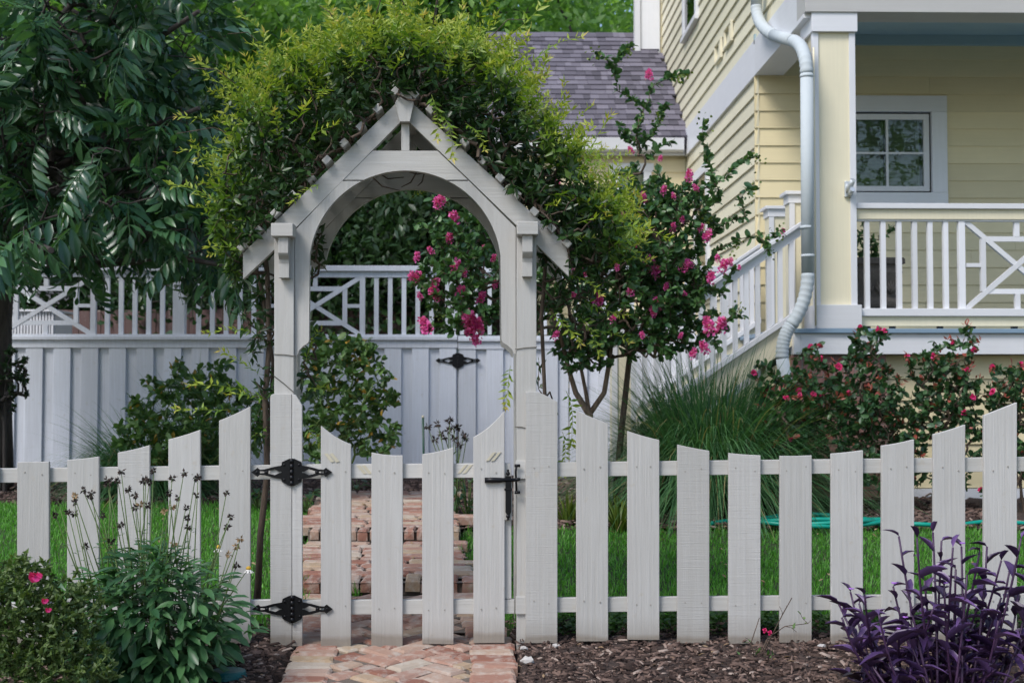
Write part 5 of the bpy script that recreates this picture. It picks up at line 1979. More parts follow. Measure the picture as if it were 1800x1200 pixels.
cl_ += [lobe(1180, 560, 9.4, 75, 60, .3, 1.3), lobe(1130, 500, 9.45, 110, 90, .45, 1.2), lobe(1035, 600, 9.45, 80, 55, .35, 1.2), lobe(1170, 600, 9.4, 80, 38, .3, 1.2), lobe(800, 450, 8.95, 90, 110, .4, .8)]
ctg = lobes_pts(cl_, 2200, 1.3)
shoots = [(1108, 80, 9.5), (1045, 95, 9.4), (1150, 150, 9.5), (1205, 130, 9.4), (1120, 250, 9.5), (1236, 212, 9.3), (1330, 275, 9.2), (1325, 330, 9.2), (1370, 405, 9.1), (1352, 440, 9.1), (1300, 350, 9.2), (1290, 470, 9.2),
          (1285, 560, 9.2), (1255, 590, 9.3), (1225, 620, 9.3), (1260, 440, 9.3), (1310, 380, 9.2), (1290, 545, 9.2), (1085, 160, 9.5), (1160, 215, 9.5), (1262, 330, 9.25), (1285, 300, 9.2), (1300, 420, 9.2), (1335, 415, 9.15), (1245, 285, 9.3), (1275, 520, 9.2), (1305, 555, 9.2), (1262, 610, 9.25), (1240, 560, 9.3), (1280, 390, 9.25), (1180, 250, 9.5), (1090, 220, 9.5), (1140, 180, 9.5), (1175, 185, 9.45), (1075, 120, 9.45), (735, 480, 8.9), (728, 500, 8.8), (760, 350, 9), (750, 580, 8.9), (830, 580, 8.9)]
ctg = np.concatenate([ctg, np.array([tuple(P(*s)) for s in shoots])])
gc = grow(ct, ctg, .11, .08, .06)
wood('branches', gc, .0022, M['stem'], cm, .012)
leafset('foliage', gc, cm, M['lf_myrtle'], 150, .048, .029, T_ROUND, 9, .45, .85, .1, .55)
cluster = []
for sd in range(4):
    r = np.random.default_rng(sd + 70)
    n_ = 95
    u_ = nrm(r.normal(0, 1, (n_, 3)))
    pz = r.random(n_)
    pp_ = u_ * (.34 * (1 - .55 * pz) * r.random(n_) ** .4)[:, None] + np.stack([pz * .9, 0 * pz, 0 * pz], 1)
    cluster.append(scatter(T_ROUND, pp_, u_, r.normal(0, 1, (n_, 3)), r.uniform(.16, .26, n_), r.uniform(.16, .26, n_), r.random(n_)))
clm = [tmesh('flower_cluster', v, M['pink']) for v in cluster]
fl_px = [(1140, 131, .9), (1210, 310, .9), (1165, 335, .7), (1130, 348, .8), (1182, 400, .7), (1200, 385, .6), (1240, 415, 1.0), (1143, 465, 1.3), (1152, 478, .9), (1198, 470, 1.1), (1215, 464, .8), (1270, 470, 1.1), (1250, 490, 1.0), (1282, 462, .7),
         (1152, 535, 1.1), (1150, 550, .7), (1046, 524, 1.0), (1055, 530, .8), (1107, 510, .9), (1031, 480, .9), (1248, 575, 1.4), (1268, 572, 1.2), (1240, 612, 1.0), (1216, 622, .8), (980, 325, .7), (998, 345, .6), (1060, 440, .6), (975, 590, .7),
         (1110, 265, .6), (1160, 280, .5), (770, 360, .9), (800, 385, 1.1), (780, 352, .8), (728, 490, 1.0), (722, 485, .7), (793, 470, 1.2), (758, 500, 1.0), (772, 517, 1.2), (806, 516, 1.0), (845, 525, .9), (752, 573, 1.3), (830, 565, 1.5), (842, 580, 1.4),
         (825, 580, 1.2), (838, 598, .9), (815, 560, .9), (866, 455, .6), (732, 452, .7), (1376, 408, .5), (1185, 345, .5), (1225, 330, .6), (1095, 380, .5), (1085, 470, .6), (1120, 440, .6), (1170, 505, .6), (1075, 560, .7), (1130, 590, .6), (1010, 520, .6), (1262, 455, .6), (1300, 470, .4), (1205, 520, .6), (1040, 400, .5), (850, 440, .7), (790, 420, .8), (815, 480, .6), (870, 500, .7), (760, 440, .6), (740, 520, .6), (1010, 470, .6), (945, 300, .5), (1230, 400, .6), (1195, 590, .5)]
for (x, y, s) in fl_px:
    d_ = 8.85 if x < 870 else (9.0 if x < 1000 else 9.15)
    place('flower_cluster', clm[rnd.randrange(4)], cm, np.array(P(x, y + 6 * s, d_)), (rnd.gauss(0, .35), rnd.gauss(0, .3) - .15, .8), (rnd.gauss(0, .5), 1, 0), .082 * s)
seedp = []
for (x, y) in ((1045, 92), (1105, 88), (1205, 135), (1195, 140), (1240, 212), (1325, 330), (1330, 282), (1352, 442), (1370, 410), (1160, 205), (1130, 200), (1310, 350), (865, 380), (850, 372), (770, 560), (1300, 545), (1280, 552), (1290, 440), (1240, 395), (870, 400)):
    c_ = np.array(P(x, y, 9.2 if x > 1000 else 8.95))
    seedp.append(c_ + rng.normal(0, .032, (14, 3)))
seedp = np.concatenate(seedp)
n_ = len(seedp)
npart('seed_buds', *scatter(T_ROUND, seedp, rng.normal(0, 1, (n_, 3)), rng.normal(0, 1, (n_, 3)), np.full(n_, .02), np.full(n_, .018), rng.random(n_)), M['lf_strap'], cm, 'stuff')


# ------------------------------------------------------------ fountain grasses
def fountain(name_label, px_, py_, d, nbl, L0, spread_r, lean=(.2, .95), shift=0.0, tone=.45):
    b = P(px_, py_, d)
    t = thing('fountain_grass', name_label, 'ornamental grass', (b.x, b.y, gz(b.y)))
    rr = spread_r * np.sqrt(rng.random(nbl))
    az = rng.uniform(0, 6.28, nbl)
    base = np.stack([b.x + rr * np.cos(az), b.y + rr * np.sin(az) * .7, np.full(nbl, gz(b.y))], 1)
    az2 = az + rng.normal(0, .5, nbl)
    Lb = L0 * rng.uniform(.55, 1.15, nbl)
    V, T, S = blades(base, az2, Lb, rng.uniform(lean[0], lean[1], nbl), rng.uniform(.25, .95, nbl), rng.uniform(.006, .0115, nbl), np.where(rng.random(nbl) < .04, 1.0, np.clip(rng.normal(tone, .25, nbl), 0, .86)), 9)
    V[:, 0] += shift * (V[:, 2] - gz(b.y)) ** 2
    npart('blades', V, T, S, M['lf_fountain'], t, 'stuff')


fountain('large dark green fountain grass arching over the fence below the stair', 1250, 880, 9.9, 8500, 1.7, .34, (.10, .86))
fountain('arching fine fountain grass at the left behind the picket fence', 255, 862, 11.0, 2200, 1.15, .22, (.3, .95), -.3)
fountain('tall thin ornamental grass behind the yellowing shrub left of the arbor', 345, 860, 11.5, 500, 1.55, .16, (.05, .5))


# ------------------------------------------------------------ shrubs and roses
def shrub(name, label, cat, base, lobes, ntg, m, per_m, Lm, Wm, group=None, extra=None, seg=.1, stem='green_stem', tmpl=T_SMALL, rmax=.01, tone=(.5, .28), sag=.05, start=None, nst=4):
    b = P(*base)
    t = thing(name, label, cat, (b.x, b.y, gz(b.y)), group)
    top = np.mean([np.array(l[0]) for l in lobes], 0)
    tk = []
    for k in range(nst):
        q0 = np.array((b.x + rng.uniform(-.07, .07), b.y + rng.uniform(-.05, .05), gz(b.y) - .02))
        q1 = q0 + (top - q0) * .45 + rng.normal(0, .04, 3)
        tk.append(np.array([q0, (q0 + q1) / 2 + rng.normal(0, .02, 3), q1]))
    tg_ = lobes_pts(lobes, int(ntg * 1.4), 1.5)
    if extra is not None:
        tg_ = np.concatenate([tg_, extra])
    g = grow(tk, tg_, seg, .09, sag)
    wood('stems', g, .0022, M[stem], t, rmax)
    leafset('foliage', g, t, M[m], per_m * 1.8, Lm, Wm, tmpl, 5, .4, .9, .1, .5, tone)
    return t, g


shrub('flowering_shrub', 'leafy shrub with yellowing leaves behind the fence, left of the arbor', 'shrub', (330, 860, 10.8),
      [lobe(330, 735, 10.8, 120, 88, .5, 1.2), lobe(390, 680, 10.9, 60, 55, .35), lobe(280, 775, 10.6, 80, 55, .4), lobe(310, 660, 11, 40, 30, .25, .7), lobe(430, 760, 10.6, 45, 70, .35)], 330, 'lf_shrub', 62, .062, .034, tmpl=T_ROUND)
shrub('rose_bush', 'rose bush seen through the arch, its leaves turning bronze and yellow', 'shrub', (590, 860, 10.0),
      [lobe(605, 690, 10, 92, 98, .4, 1.3), lobe(590, 620, 10, 50, 45, .25), lobe(640, 610, 10, 40, 30, .2, .8), lobe(650, 750, 9.9, 60, 60, .3), lobe(560, 760, 9.9, 50, 60, .3), lobe(685, 700, 10, 24, 22, .15, .6), lobe(535, 610, 10.1, 20, 40, .15, .7)],
      400, 'lf_shrub', 62, .052, .032, tmpl=T_ROUND, tone=(.35, .25))
GR = 'rose bushes along the porch'
ros = [('rose_bush', 'tall wispy rose bush with red buds between the grass and the brick pier', (1365, 880, 9.7), [lobe(1365, 740, 9.7, 50, 85, .3), lobe(1350, 810, 9.6, 40, 55, .25), lobe(1405, 700, 9.8, 40, 55, .25)], 230),
       ('rose_bush', 'broad rose bush with bronze tips in front of the brick pier', (1490, 880, 9.9), [lobe(1480, 735, 9.9, 95, 75, .35, 1.3), lobe(1525, 640, 9.9, 40, 55, .22), lobe(1440, 660, 9.9, 40, 35, .22), lobe(1560, 760, 9.9, 60, 70, .3), lobe(1420, 780, 9.8, 40, 60, .3), lobe(1510, 820, 9.8, 80, 45, .3), lobe(1440, 705, 9.85, 55, 50, .28), lobe(1540, 700, 9.85, 60, 65, .28), lobe(1590, 790, 9.8, 50, 60, .25)], 620),
       ('rose_bush', 'upright rose bush with pink buds against the yellow porch skirting', (1665, 880, 9.9), [lobe(1665, 690, 9.9, 60, 60, .28, 1.2), lobe(1690, 620, 9.9, 22, 45, .15, .8), lobe(1640, 640, 9.9, 35, 28, .18, .8), lobe(1690, 760, 9.8, 50, 60, .25), lobe(1660, 830, 9.8, 55, 45, .25, .9), lobe(1630, 730, 9.85, 45, 50, .22)], 360),
       ('rose_bush', 'rose bush cut off by the right edge of the photograph', (1795, 880, 9.8), [lobe(1790, 710, 9.8, 50, 70, .28), lobe(1765, 690, 9.8, 25, 40, .2), lobe(1800, 790, 9.8, 55, 60, .3)], 190)]
rose_me = []
for sd in range(3):
    r = np.random.default_rng(sd + 9)
    n_ = 16
    u_ = nrm(r.normal(0, 1, (n_, 3)) * (1, 1, .6) + (0, 0, .5))
    rose_me.append(tmesh('flower', scatter(T_ROUND, u_ * .12, u_, r.normal(0, 1, (n_, 3)), r.uniform(.6, .95, n_), r.uniform(.6, .95, n_), r.random(n_)), M['rosered']))
blooms = {0: [(1325, 655), (1440, 607), (1405, 695), (1390, 772), (1370, 820), (1342, 850), (1382, 700)], 1: [(1425, 610), (1512, 575), (1555, 582), (1430, 693), (1405, 688), (1445, 695), (1475, 645), (1442, 630), (1490, 690), (1545, 580), (1402, 688)],
          2: [(1675, 602), (1712, 615), (1700, 650), (1710, 698), (1695, 725), (1640, 625), (1595, 625)], 3: [(1745, 645), (1795, 640), (1745, 690), (1723, 860)]}
WISP = {0: [(1330, 640), (1352, 650), (1372, 660), (1410, 620), (1395, 640)], 1: [(1515, 582), (1540, 600), (1560, 590), (1500, 600), (1530, 620), (1470, 640), (1590, 690), (1430, 640), (1600, 720)],
        2: [(1700, 572), (1705, 585), (1640, 600), (1650, 615), (1720, 600), (1605, 640), (1600, 660), (1735, 690)], 3: [(1750, 650), (1780, 640), (1798, 650), (1735, 700)]}
for k, (nm, lab, base, lb, ntg) in enumerate(ros):
    ex = np.array([tuple(P(x, y + 5, base[2] - .25)) for x, y in blooms[k]] + [tuple(P(x, y, base[2] - .1)) for x, y in WISP[k]])
    t, g = shrub(nm, lab, 'shrub', base, lb, ntg, 'lf_rose', 64, .05, .030, GR, ex, tmpl=T_ROUND, stem='stem', tone=(.4, .25))
    for (x, y) in blooms[k]:
        place('flower', rose_me[rnd.randrange(3)], t, np.array(P(x, y, base[2] - .25)), (rnd.gauss(0, 1), rnd.gauss(0, 1), .2), (rnd.gauss(0, .4), -.6, .8), rnd.uniform(.022, .034))
    arr, par, w, _ = g
    tips = arr[np.isin(np.arange(len(arr)), par, invert=True)]
    tips = tips[tips[:, 2] > np.quantile(tips[:, 2], .75)]
    tips = tips[rng.random(len(tips)) < .4]
    if len(tips):
        tp = np.repeat(tips, 7, 0)
        n_ = len(tp)
        npart('red_tips', *scatter(T_SMALL, tp + rng.normal(0, .012, tp.shape), nrm(rng.normal(0, 1, (n_, 3))) + (0, 0, .7), rng.normal(0, 1, (n_, 3)), rng.uniform(.03, .06, n_), rng.uniform(.012, .022, n_), np.ones(n_)), M['lf_rose'], t, 'stuff')


def straps(label, px_, py_, d, nb_, L0, name='strap_plant', mm='lf_strap', wd=(.012, .018)):
    b = P(px_, py_, d)
    t = thing(name, label, 'plant', (b.x, b.y, gz(b.y)))
    az = rng.uniform(0, 6.28, nb_)
    base = np.stack([b.x + .04 * np.cos(az), b.y + .04 * np.sin(az), np.full(nb_, gz(b.y))], 1)
    V, T, S = blades(base, az, L0 * rng.uniform(.6, 1.1, nb_), rng.uniform(.15, .8, nb_), rng.uniform(.1, .4, nb_), rng.uniform(wd[0], wd[1], nb_), rng.random(nb_), 7)
    npart('foliage', V, T, S, M[mm], t)


straps('low clump of yellow green strap leaves beside the right arbor post', 1000, 885, 9.2, 70, .32)
straps('yellow green strap leaf clump between the second and third right pickets', 1088, 920, 8.9, 60, .38)
straps('small strap leaf clump at the foot of the fountain grass', 1115, 900, 9.2, 40, .3)

# broad leaved plant beside the path, and small green plants at its left edge


def broad(label, px_, py_, d, nl, L0, W0, h, m='lf_hosta', spread=.09):
    b = P(px_, py_, d)
    t = thing('broad_leaf_plant', label, 'plant', (b.x, b.y, gz(b.y)))
    me = tmesh('leaf', (*big_leaf(.5, .15, (.7, 1, .7)), np.zeros(12)), M[m])
    mb = MB()
    for k in range(nl):
        az = rnd.uniform(0, 6.28)
        hz = rnd.uniform(.15, 1) * h
        p0 = Vector((b.x, b.y, gz(b.y)))
        p1 = p0 + Vector((math.cos(az) * spread * rnd.uniform(.3, 1), math.sin(az) * spread, hz))
        mb.tube([p0, p1], .003, 4)
        place('leaf', me, t, p1, (math.cos(az), math.sin(az), .35), (0, 0, 1), (L0 * rnd.uniform(.7, 1.15), W0 * rnd.uniform(.8, 1.1), L0))
    part('stalks', mb, M['green_stem'], t)


broad('broad dark leaved plant beside the brick path, showing right of the third gate picket', 822, 925, 9.6, 26, .16, .055, .30)
broad('low green leafy plant at the left edge of the path behind the gate hinge', 538, 915, 9.9, 24, .12, .06, .16)
broad('small green leafy plant on the lawn edge beside the left arbor post', 452, 880, 10.2, 22, .12, .06, .16)
broad('small low plant at the end of the brick path', 628, 868, 11.4, 14, .10, .05, .12)
bxm = MB().box(P(806, 945, 9.2).x, P(834, 945, 9.2).x, 3.2, 3.6, .05, PZ(929, 9.2))
tag(part('edging_box', bxm, plain('edging_dark', (.012, .03, .03), .5), None, bev=.004), 'dark edging block at the right edge of the path near the second step', 'edging')

# coneflower with dead heads, and its stake
cf = thing('coneflower', 'coneflower gone to seed with dark dead heads, seen through the gate', 'plant', (P(800, 850, 9.3).x, 3.3, .1))
cb = Vector((P(800, 900, 9.3).x, 3.3, .1))
mb, heads, lp = MB(), [], []
for (x, y) in ((752, 750), (770, 745), (790, 738), (788, 757), (797, 752), (806, 750), (782, 768), (775, 762), (815, 764), (820, 770), (798, 770), (765, 772), (808, 782)):
    h = P(x, y, 9.3 + rnd.uniform(-.1, .1))
    mb.tube([cb, cb + (h - cb) * .5 + Vector((rnd.uniform(-.03, .05), 0, .08)), h], .003, 5)
    heads.append(h)
    for k in range(3):
        lp.append(np.array(cb + (h - cb) * rnd.uniform(.35, .8)))
part('stalks', mb, M['green_stem'], cf, smooth=True)
for h in heads:
    u_ = nrm(rng.normal(0, 1, (22, 3)))
    V, T, S = scatter(T_SMALL, np.array(h) + u_ * .004, u_ + (0, 0, -.2), rng.normal(0, 1, (22, 3)), rng.uniform(.022, .042, 22), rng.uniform(.009, .016, 22), rng.random(22))
    npart('seed_head', V, T, S, M['seed'], cf)
lp = np.array(lp)
n_ = len(lp)
npart('foliage', *scatter(T_BIG, lp, nrm(rng.normal(0, 1, (n_, 3))) + (0, 0, -.2), np.tile((0, 0, 1.0), (n_, 1)), rng.uniform(.06, .11, n_), rng.uniform(.02, .03, n_), rng.random(n_)), M['lf_rose'], cf)
sk = MB().tube([P(746, 870, 9.2), P(743.5, 734, 9.2)], .008, 8)
stk = tag(part('garden_stake', sk, M['stake'], None, P(746, 870, 9.2), smooth=True), 'thin dark green garden stake with a tan tip beside the coneflower', 'stake')
part('tip', MB().tube([P(743.5, 734, 9.2), P(743.4, 730, 9.2)], .0085, 8), M['residue'], stk, smooth=True)

# ------------------------------------------------------------ hose on the bed edge
hp = MB()
pts = []
for k in range(90):
    t = k / 89
    x = 1248 + 560 * t
    y = 919 + 5 * math.sin(t * 9) + (6 if k % 2 else 0) * 0
    p = P(x, y, 9.05)
    pts.append(Vector((p.x, 3.02 + .10 * math.sin(t * 7) + .05 * math.sin(t * 17), gz(3.02) + .035 + .008 * math.sin(t * 23))))
hp.tube(pts, .015, 8)
cx0 = P(1440, 920, 9.05).x
loop = []
for k in range(120):
    a_ = k / 119 * 6.28 * 3
    loop.append(Vector((cx0 + (.42 + .05 * math.sin(a_ * .37)) * math.cos(a_), 3.02 + (.22 + .05 * math.sin(a_ * .6)) * math.sin(a_), gz(3) + .04 + .011 * (k / 40) + .01 * math.sin(a_ * 2.3))))
hp.tube(loop, .015, 8)
tag(part('garden_hose', hp, M['hose'], None, smooth=True), 'teal green garden hose lying in loops along the edge of the lawn', 'hose')

# ------------------------------------------------------------ porch planter
pt = thing('stone_planter', 'carved square stone planter standing on the porch behind the balusters', 'planter', (PX(1540, 11.1), 5.1, zfl))
px0, px1 = PX(1494, 11.1), PX(1580, 11.1)
zz = lambda y: PZ(y, 11.1)
prof = [(.86, 542), (.90, 536), (.90, 531), (.74, 524), (.80, 500), (.92, 480), (.86, 474), (.86, 468), (1.0, 466), (1.0, 458), (.95, 455)]
cxp, hw, cyp = (px0 + px1) / 2, (px1 - px0) / 2, 5.1
pm = MB()
vs, fs = [], []
for s, y in prof:
    for sx_, sy_ in ((-1, -1), (1, -1), (1, 1), (-1, 1)):
        vs.append((cxp + sx_ * hw * s, cyp + sy_ * hw * s, zz(y)))
for k in range(len(prof) - 1):
    for i in range(4):
        fs.append((k * 4 + i, k * 4 + (i + 1) % 4, k * 4 + 4 + (i + 1) % 4, k * 4 + 4 + i))
fs += [(3, 2, 1, 0), tuple(len(vs) - 4 + i for i in range(4))]
part('urn', pm.add(vs, fs), M['stone'], pt, bev=.004)
ob = MB()
for cxx in (-.55, 0, .55):                            # carved leaves on the front
    for k in range(5):
        an = (k - 2) * .45
        c0 = Vector((cxp + cxx * hw * .8, cyp - hw * .80, zz(518)))
        c1 = c0 + Vector((math.sin(an) * .055, -.02, math.cos(an) * .11))
        ob.tube([c0, (c0 + c1) / 2 + Vector((0, -.012, 0)), c1], [.005, .013, .003], 6)
for k in range(9):
    ob.ball((cxp + (k - 4) * hw * .21, cyp - hw * .95, zz(463)), .012, .008, .009, 7, 4)
part('carving', ob, M['stone'], pt, smooth=True)
pp = thing('porch_plant', 'small leafy plant growing in the stone planter on the porch', 'plant', (cxp, cyp, zz(455)))
tk = np.array([(cxp, cyp, zz(458)), (cxp - .02, cyp, zz(430)), (cxp + .01, cyp, zz(410))])
g = grow([tk], np.concatenate([lobes_pts([lobe(1522, 425, 11.1, 28, 36, .16)], 40, 1.2), np.array([tuple(P(*s)) for s in ((1575, 395, 11.1), (1582, 400, 11.1), (1560, 412, 11.1), (1518, 390, 11.1))])]), .06, .1)
wood('stems', g, .002, M['stem'], pp, .007)
leafset('foliage', g, pp, M['lf_myrtle'], 75, .05, .03, T_ROUND, 3, .4, .9, .1, .5)

# ============================================================ PLANTS IN FRONT OF THE FENCE
# tall daisies with dead heads
dz_ = thing('daisy_plant', 'leafy daisy clump with dark dead heads on tall stalks before the left pickets', 'plant', (P(260, 1190, 5.45).x, -.52, 0))
bc = Vector((P(265, 1190, 5.45).x, -.52, 0))
stalk_px = [(213, 828), (225, 859), (237, 870), (252, 845), (263, 847), (270, 827), (303, 840), (323, 831), (343, 840), (348, 838), (298, 866), (312, 874), (345, 870), (327, 892), (302, 890), (330, 926), (329, 910), (289, 898), (238, 892), (246, 887), (256, 843), (398, 866), (405, 908),
            (399, 925), (422, 947), (415, 960), (402, 974), (384, 961), (416, 994), (437, 998), (146, 861), (161, 866), (158, 872), (131, 872), (131, 883), (120, 899), (131, 902), (97, 905), (102, 881), (188, 843), (194, 843), (207, 845), (190, 850), (212, 922), (305, 955), (260, 887), (180, 905), (195, 950), (150, 960)]
mb = MB()
hd, ends = [], []
for k, (x, y) in enumerate(stalk_px):
    h = P(x, y, 5.45 + rnd.uniform(-.2, .2))
    b0 = bc + Vector(((h.x - bc.x) * .45 + rnd.uniform(-.08, .08), rnd.uniform(-.1, .12), 0))
    m1 = b0 + (h - b0) * .55 + Vector((rnd.uniform(-.02, .02), rnd.uniform(-.02, .02), 0))
    mb.tube([b0, m1, h], [.004, .003, .0017], 5)
    ends.append((b0, m1, h))
part('stalks', mb, M['green_stem'], dz_, smooth=True)
for k, (b0, m1, h) in enumerate(ends):
    kind = 2 if k in (27, 29) else (1 if k in (14, 17, 19, 24, 25, 26, 33, 44) else 0)
    n_ = 20
    u_ = nrm(rng.normal(0, 1, (n_, 3)))
    if kind == 2:
        o_ = part('flower_head', MB().ball(h, .011, .011, .009, 9, 6), M['daisyeye'], dz_, smooth=True)
        pm = MB()
        for q in range(8):
            an = q * .785
            d2 = Vector((math.cos(an), math.sin(an), -.9)).normalized()
            pm.bar(h + d2 * .008, h + d2 * .028, .007, .0015, Vector((0, 0, 1)))
        part('petals', pm, M['petalw'], o_)
    else:
        V, T, S = scatter(T_SMALL, np.array(h) + u_ * .003, u_ + (0, 0, -.25), rng.normal(0, 1, (n_, 3)), rng.uniform(.012, .021, n_), rng.uniform(.007, .012, n_), rng.random(n_))
        npart('flower_head', V, T, S, M['tan'] if kind else M['seed'], dz_)
dl = tmesh('leaf', (*big_leaf(.35, .14, (.45, .95, .95), (.3, .6, .85)), np.zeros(12)), M['lf_daisy_o'])
dl2 = tmesh('leaf', (*big_leaf(.55, .12, (.5, 1.0, .8), (.3, .6, .82)), np.zeros(12)), M['lf_daisy_o'])
P_, A_, C_, L_, W_ = [], [], [], [], []
for k in range(1900):
    px_, py_ = rnd.gauss(268, 90), rnd.uniform(962, 1200)
    hw_ = np.interp(py_, (962, 1000, 1040, 1080, 1200), (20, 70, 125, 150, 92)) * (1 + .25 * math.sin(px_ * .12))
    if abs(px_ - 268) > hw_:
        continue
    d_ = 5.45 + rnd.uniform(-.26, .26)
    p = P(px_, py_, d_)
    ax = Vector((p.x - bc.x, (p.y - bc.y) * 1.2 - .08, 0))
    ax = ax.normalized() if ax.length > .01 else Vector((0, -1, 0))
    low = (py_ - 945) / 255
    az = math.atan2(ax.y, ax.x) + rnd.gauss(0, .7)
    P_.append(tuple(p))
    A_.append((math.cos(az), math.sin(az), .75 - 1.0 * low + rnd.gauss(0, .3)))
    C_.append((rnd.gauss(0, .3), rnd.gauss(0, .3) - .2, 1))
    l_ = rnd.uniform(.06, .10) + .045 * low
    L_.append(l_)
    W_.append(l_ * rnd.uniform(.17, .25) * (1 + .45 * low))
for (b0, m1, h) in ends:                              # narrow leaves up the stalks
    for q in range(13):
        t = rnd.uniform(.10, .74)
        p = b0 + (h - b0) * t
        az = rnd.uniform(0, 6.28)
        P_.append(tuple(p))
        A_.append((math.cos(az), math.sin(az), .6))
        C_.append((0, 0, 1))
        L_.append(rnd.uniform(.04, .085) * (1.15 - t))
        W_.append(.014)
P_, A_, C_, L_, W_ = [np.array(q) for q in (P_, A_, C_, L_, W_)]
order = np.argsort(P_[:, 1] - L_ * 2)
for i in order[:280]:
    place('leaf', dl if rnd.random() < .5 else dl2, dz_, P_[i], A_[i], C_[i], (float(L_[i]), float(W_[i]), float(L_[i])))
i = order[280:]
npart('foliage', *scatter(big_leaf(.4, .13, (.5, .98, .85), (.3, .6, .84)), P_[i], A_[i], C_[i], L_[i], W_[i], rng.random(len(i))), M['lf_daisy'], dz_, 'stuff')

# soft bush in the bottom left corner
t, g = shrub('flower_bush', 'soft small leaved bush with a few pink flowers in the bottom left corner', 'shrub', (50, 1250, 4.9),
             [lobe(20, 1090, 4.85, 95, 110, .2, 1.2), lobe(95, 1110, 4.9, 80, 100, .2, 1.1), lobe(35, 1010, 4.85, 55, 40, .14), lobe(130, 1060, 4.95, 50, 60, .14), lobe(100, 1180, 4.85, 110, 70, .2), lobe(-60, 1120, 4.9, 80, 120, .2)],
             1500, 'lf_fore', 210, .021, .011, seg=.05, sag=.02, rmax=.006)
for (x, y, s) in ((62, 1010, .03), (79, 1054, .016), (85, 1070, .014)):
    place('flower', rose_me[1], t, np.array(P(x, y, 4.68)), (0, -1, .4), (0, -1, .3), s)

# purple heart in the bottom right corner
ph = thing('purple_plant', 'deep purple trailing plant with pointed leaves in the bottom right corner', 'plant', (P(1650, 1250, 5.1).x, -.9, 0))
pb = Vector((P(1650, 1260, 5.1).x, -.9, 0))
pl_me = [tmesh('leaf', (*big_leaf(dr, fo, wd, (.2, .5, .8)), np.zeros(12)), M['lf_purple']) for dr, fo, wd in ((.3, .35, (.9, 1, .55)), (.12, .45, (.85, 1, .6)), (.5, .3, (.9, .95, .5)))]
stems = [(1580, 942), (1612, 945), (1640, 935), (1655, 950), (1675, 962), (1690, 960), (1735, 960), (1722, 968), (1760, 985), (1775, 1000), (1795, 945), (1820, 970), (1495, 1040), (1475, 1062), (1520, 1045), (1510, 1060), (1570, 1030), (1545, 1080), (1600, 1060), (1625, 1020),
         (1660, 1030), (1700, 1010), (1640, 1070), (1680, 1080), (1720, 1060), (1760, 1050), (1790, 1040), (1580, 1110), (1530, 1130), (1620, 1130), (1660, 1140), (1700, 1130), (1740, 1120), (1780, 1110), (1560, 1165), (1600, 1180), (1650, 1185), (1700, 1180), (1750, 1175), (1800, 1150),
         (1500, 1105), (1480, 1085), (1830, 1060), (1840, 1110), (1680, 1000), (1755, 1090), (1715, 1095), (1590, 1090), (1540, 1195), (1490, 1190)]
mb = MB()
leaves, flowers = [], []
for k, (x, y) in enumerate(stems):
    h = P(x, y, 5.12 + rnd.uniform(-.18, .2))
    b0 = pb + Vector(((h.x - pb.x) * .55 + rnd.uniform(-.06, .06), rnd.uniform(-.12, .18), 0))
    m1 = b0 + (h - b0) * .5 + Vector(((h.x - b0.x) * .15, 0, -.02))
    pts = arcpts(b0, m1, h, 8)
    mb.tube(pts, [.006 - .0003 * i for i in range(8)], 6)
    nl_ = 7
    for q in range(nl_):
        t = .25 + .75 * q / (nl_ - 1)
        p = b0 * (1 - t) ** 2 + m1 * 2 * t * (1 - t) + h * t * t
        az = q * 2.6 + k + rnd.gauss(0, .35)
        l_ = rnd.uniform(.085, .135) * (1 if q < nl_ - 2 else .72)
        leaves.append((tuple(p), (math.cos(az), math.sin(az), rnd.uniform(.3, 1.3)), (0, 0, 1), l_, l_ * rnd.uniform(.24, .33)))
    if rnd.random() < .28:
        flowers.append(h + Vector((0, -.01, .012)))
part('stems', mb, M['purple_stem'], ph, smooth=True)
leaves.sort(key=lambda q: q[0][1])
for (p, a_, c_, l_, w_) in leaves[:300]:
    place('leaf', pl_me[rnd.randrange(3)], ph, p, a_, c_, (l_, w_, l_))
if leaves[300:]:
    q = leaves[300:]
    npart('foliage', *scatter(big_leaf(.3, .35, (.9, 1, .55)), np.array([x[0] for x in q]), np.array([x[1] for x in q]), np.array([x[2] for x in q]),
                              np.array([x[3] for x in q]), np.array([x[4] for x in q]), rng.random(len(q))), leaf_mat('purple_leaf_joined', (.02, .009, .03), (.062, .028, .095), .35, .15), ph, 'stuff')
for h in flowers:
    mbf = MB()
    for q in range(3):
        an = q * 2.09
        mbf.ball(h + Vector((math.cos(an) * .006, math.sin(an) * .006, .003)), .007, .007, .003, 7, 4)
    part('flower', mbf, M['violet'], ph, smooth=True)

# a thin straggling rose against the right pickets
tw = thing('rose_sprig', 'thin straggling rose sprig with one red flower at the foot of the right pickets', 'plant', (P(1335, 1160, 5.7).x, -.3, 0))
tb_ = [np.array([np.array(P(x, y, 5.75)) for x, y in l]) for l in ([(1330, 1165), (1350, 1120), (1380, 1100), (1420, 1095)], [(1330, 1165), (1320, 1130), (1335, 1085)], [(1335, 1160), (1375, 1080), (1392, 1050)])]
mb = MB()
for l in tb_:
    mb.tube([Vector(p) for p in l], [.003, .0025, .002, .0014][:len(l)], 5)
part('stems', mb, M['stem'], tw, smooth=True)
g = grow(tb_, np.array([tuple(P(x, y, 5.75)) for x, y in ((1370, 1065), (1405, 1075), (1425, 1090), (1400, 1110), (1310, 1120), (1340, 1180), (1370, 1165), (1330, 1140), (1300, 1150), (1385, 1160), (1355, 1150), (1320, 1165))]), .04, .1)
wood('twigs', g, .0012, M['stem'], tw, .002)
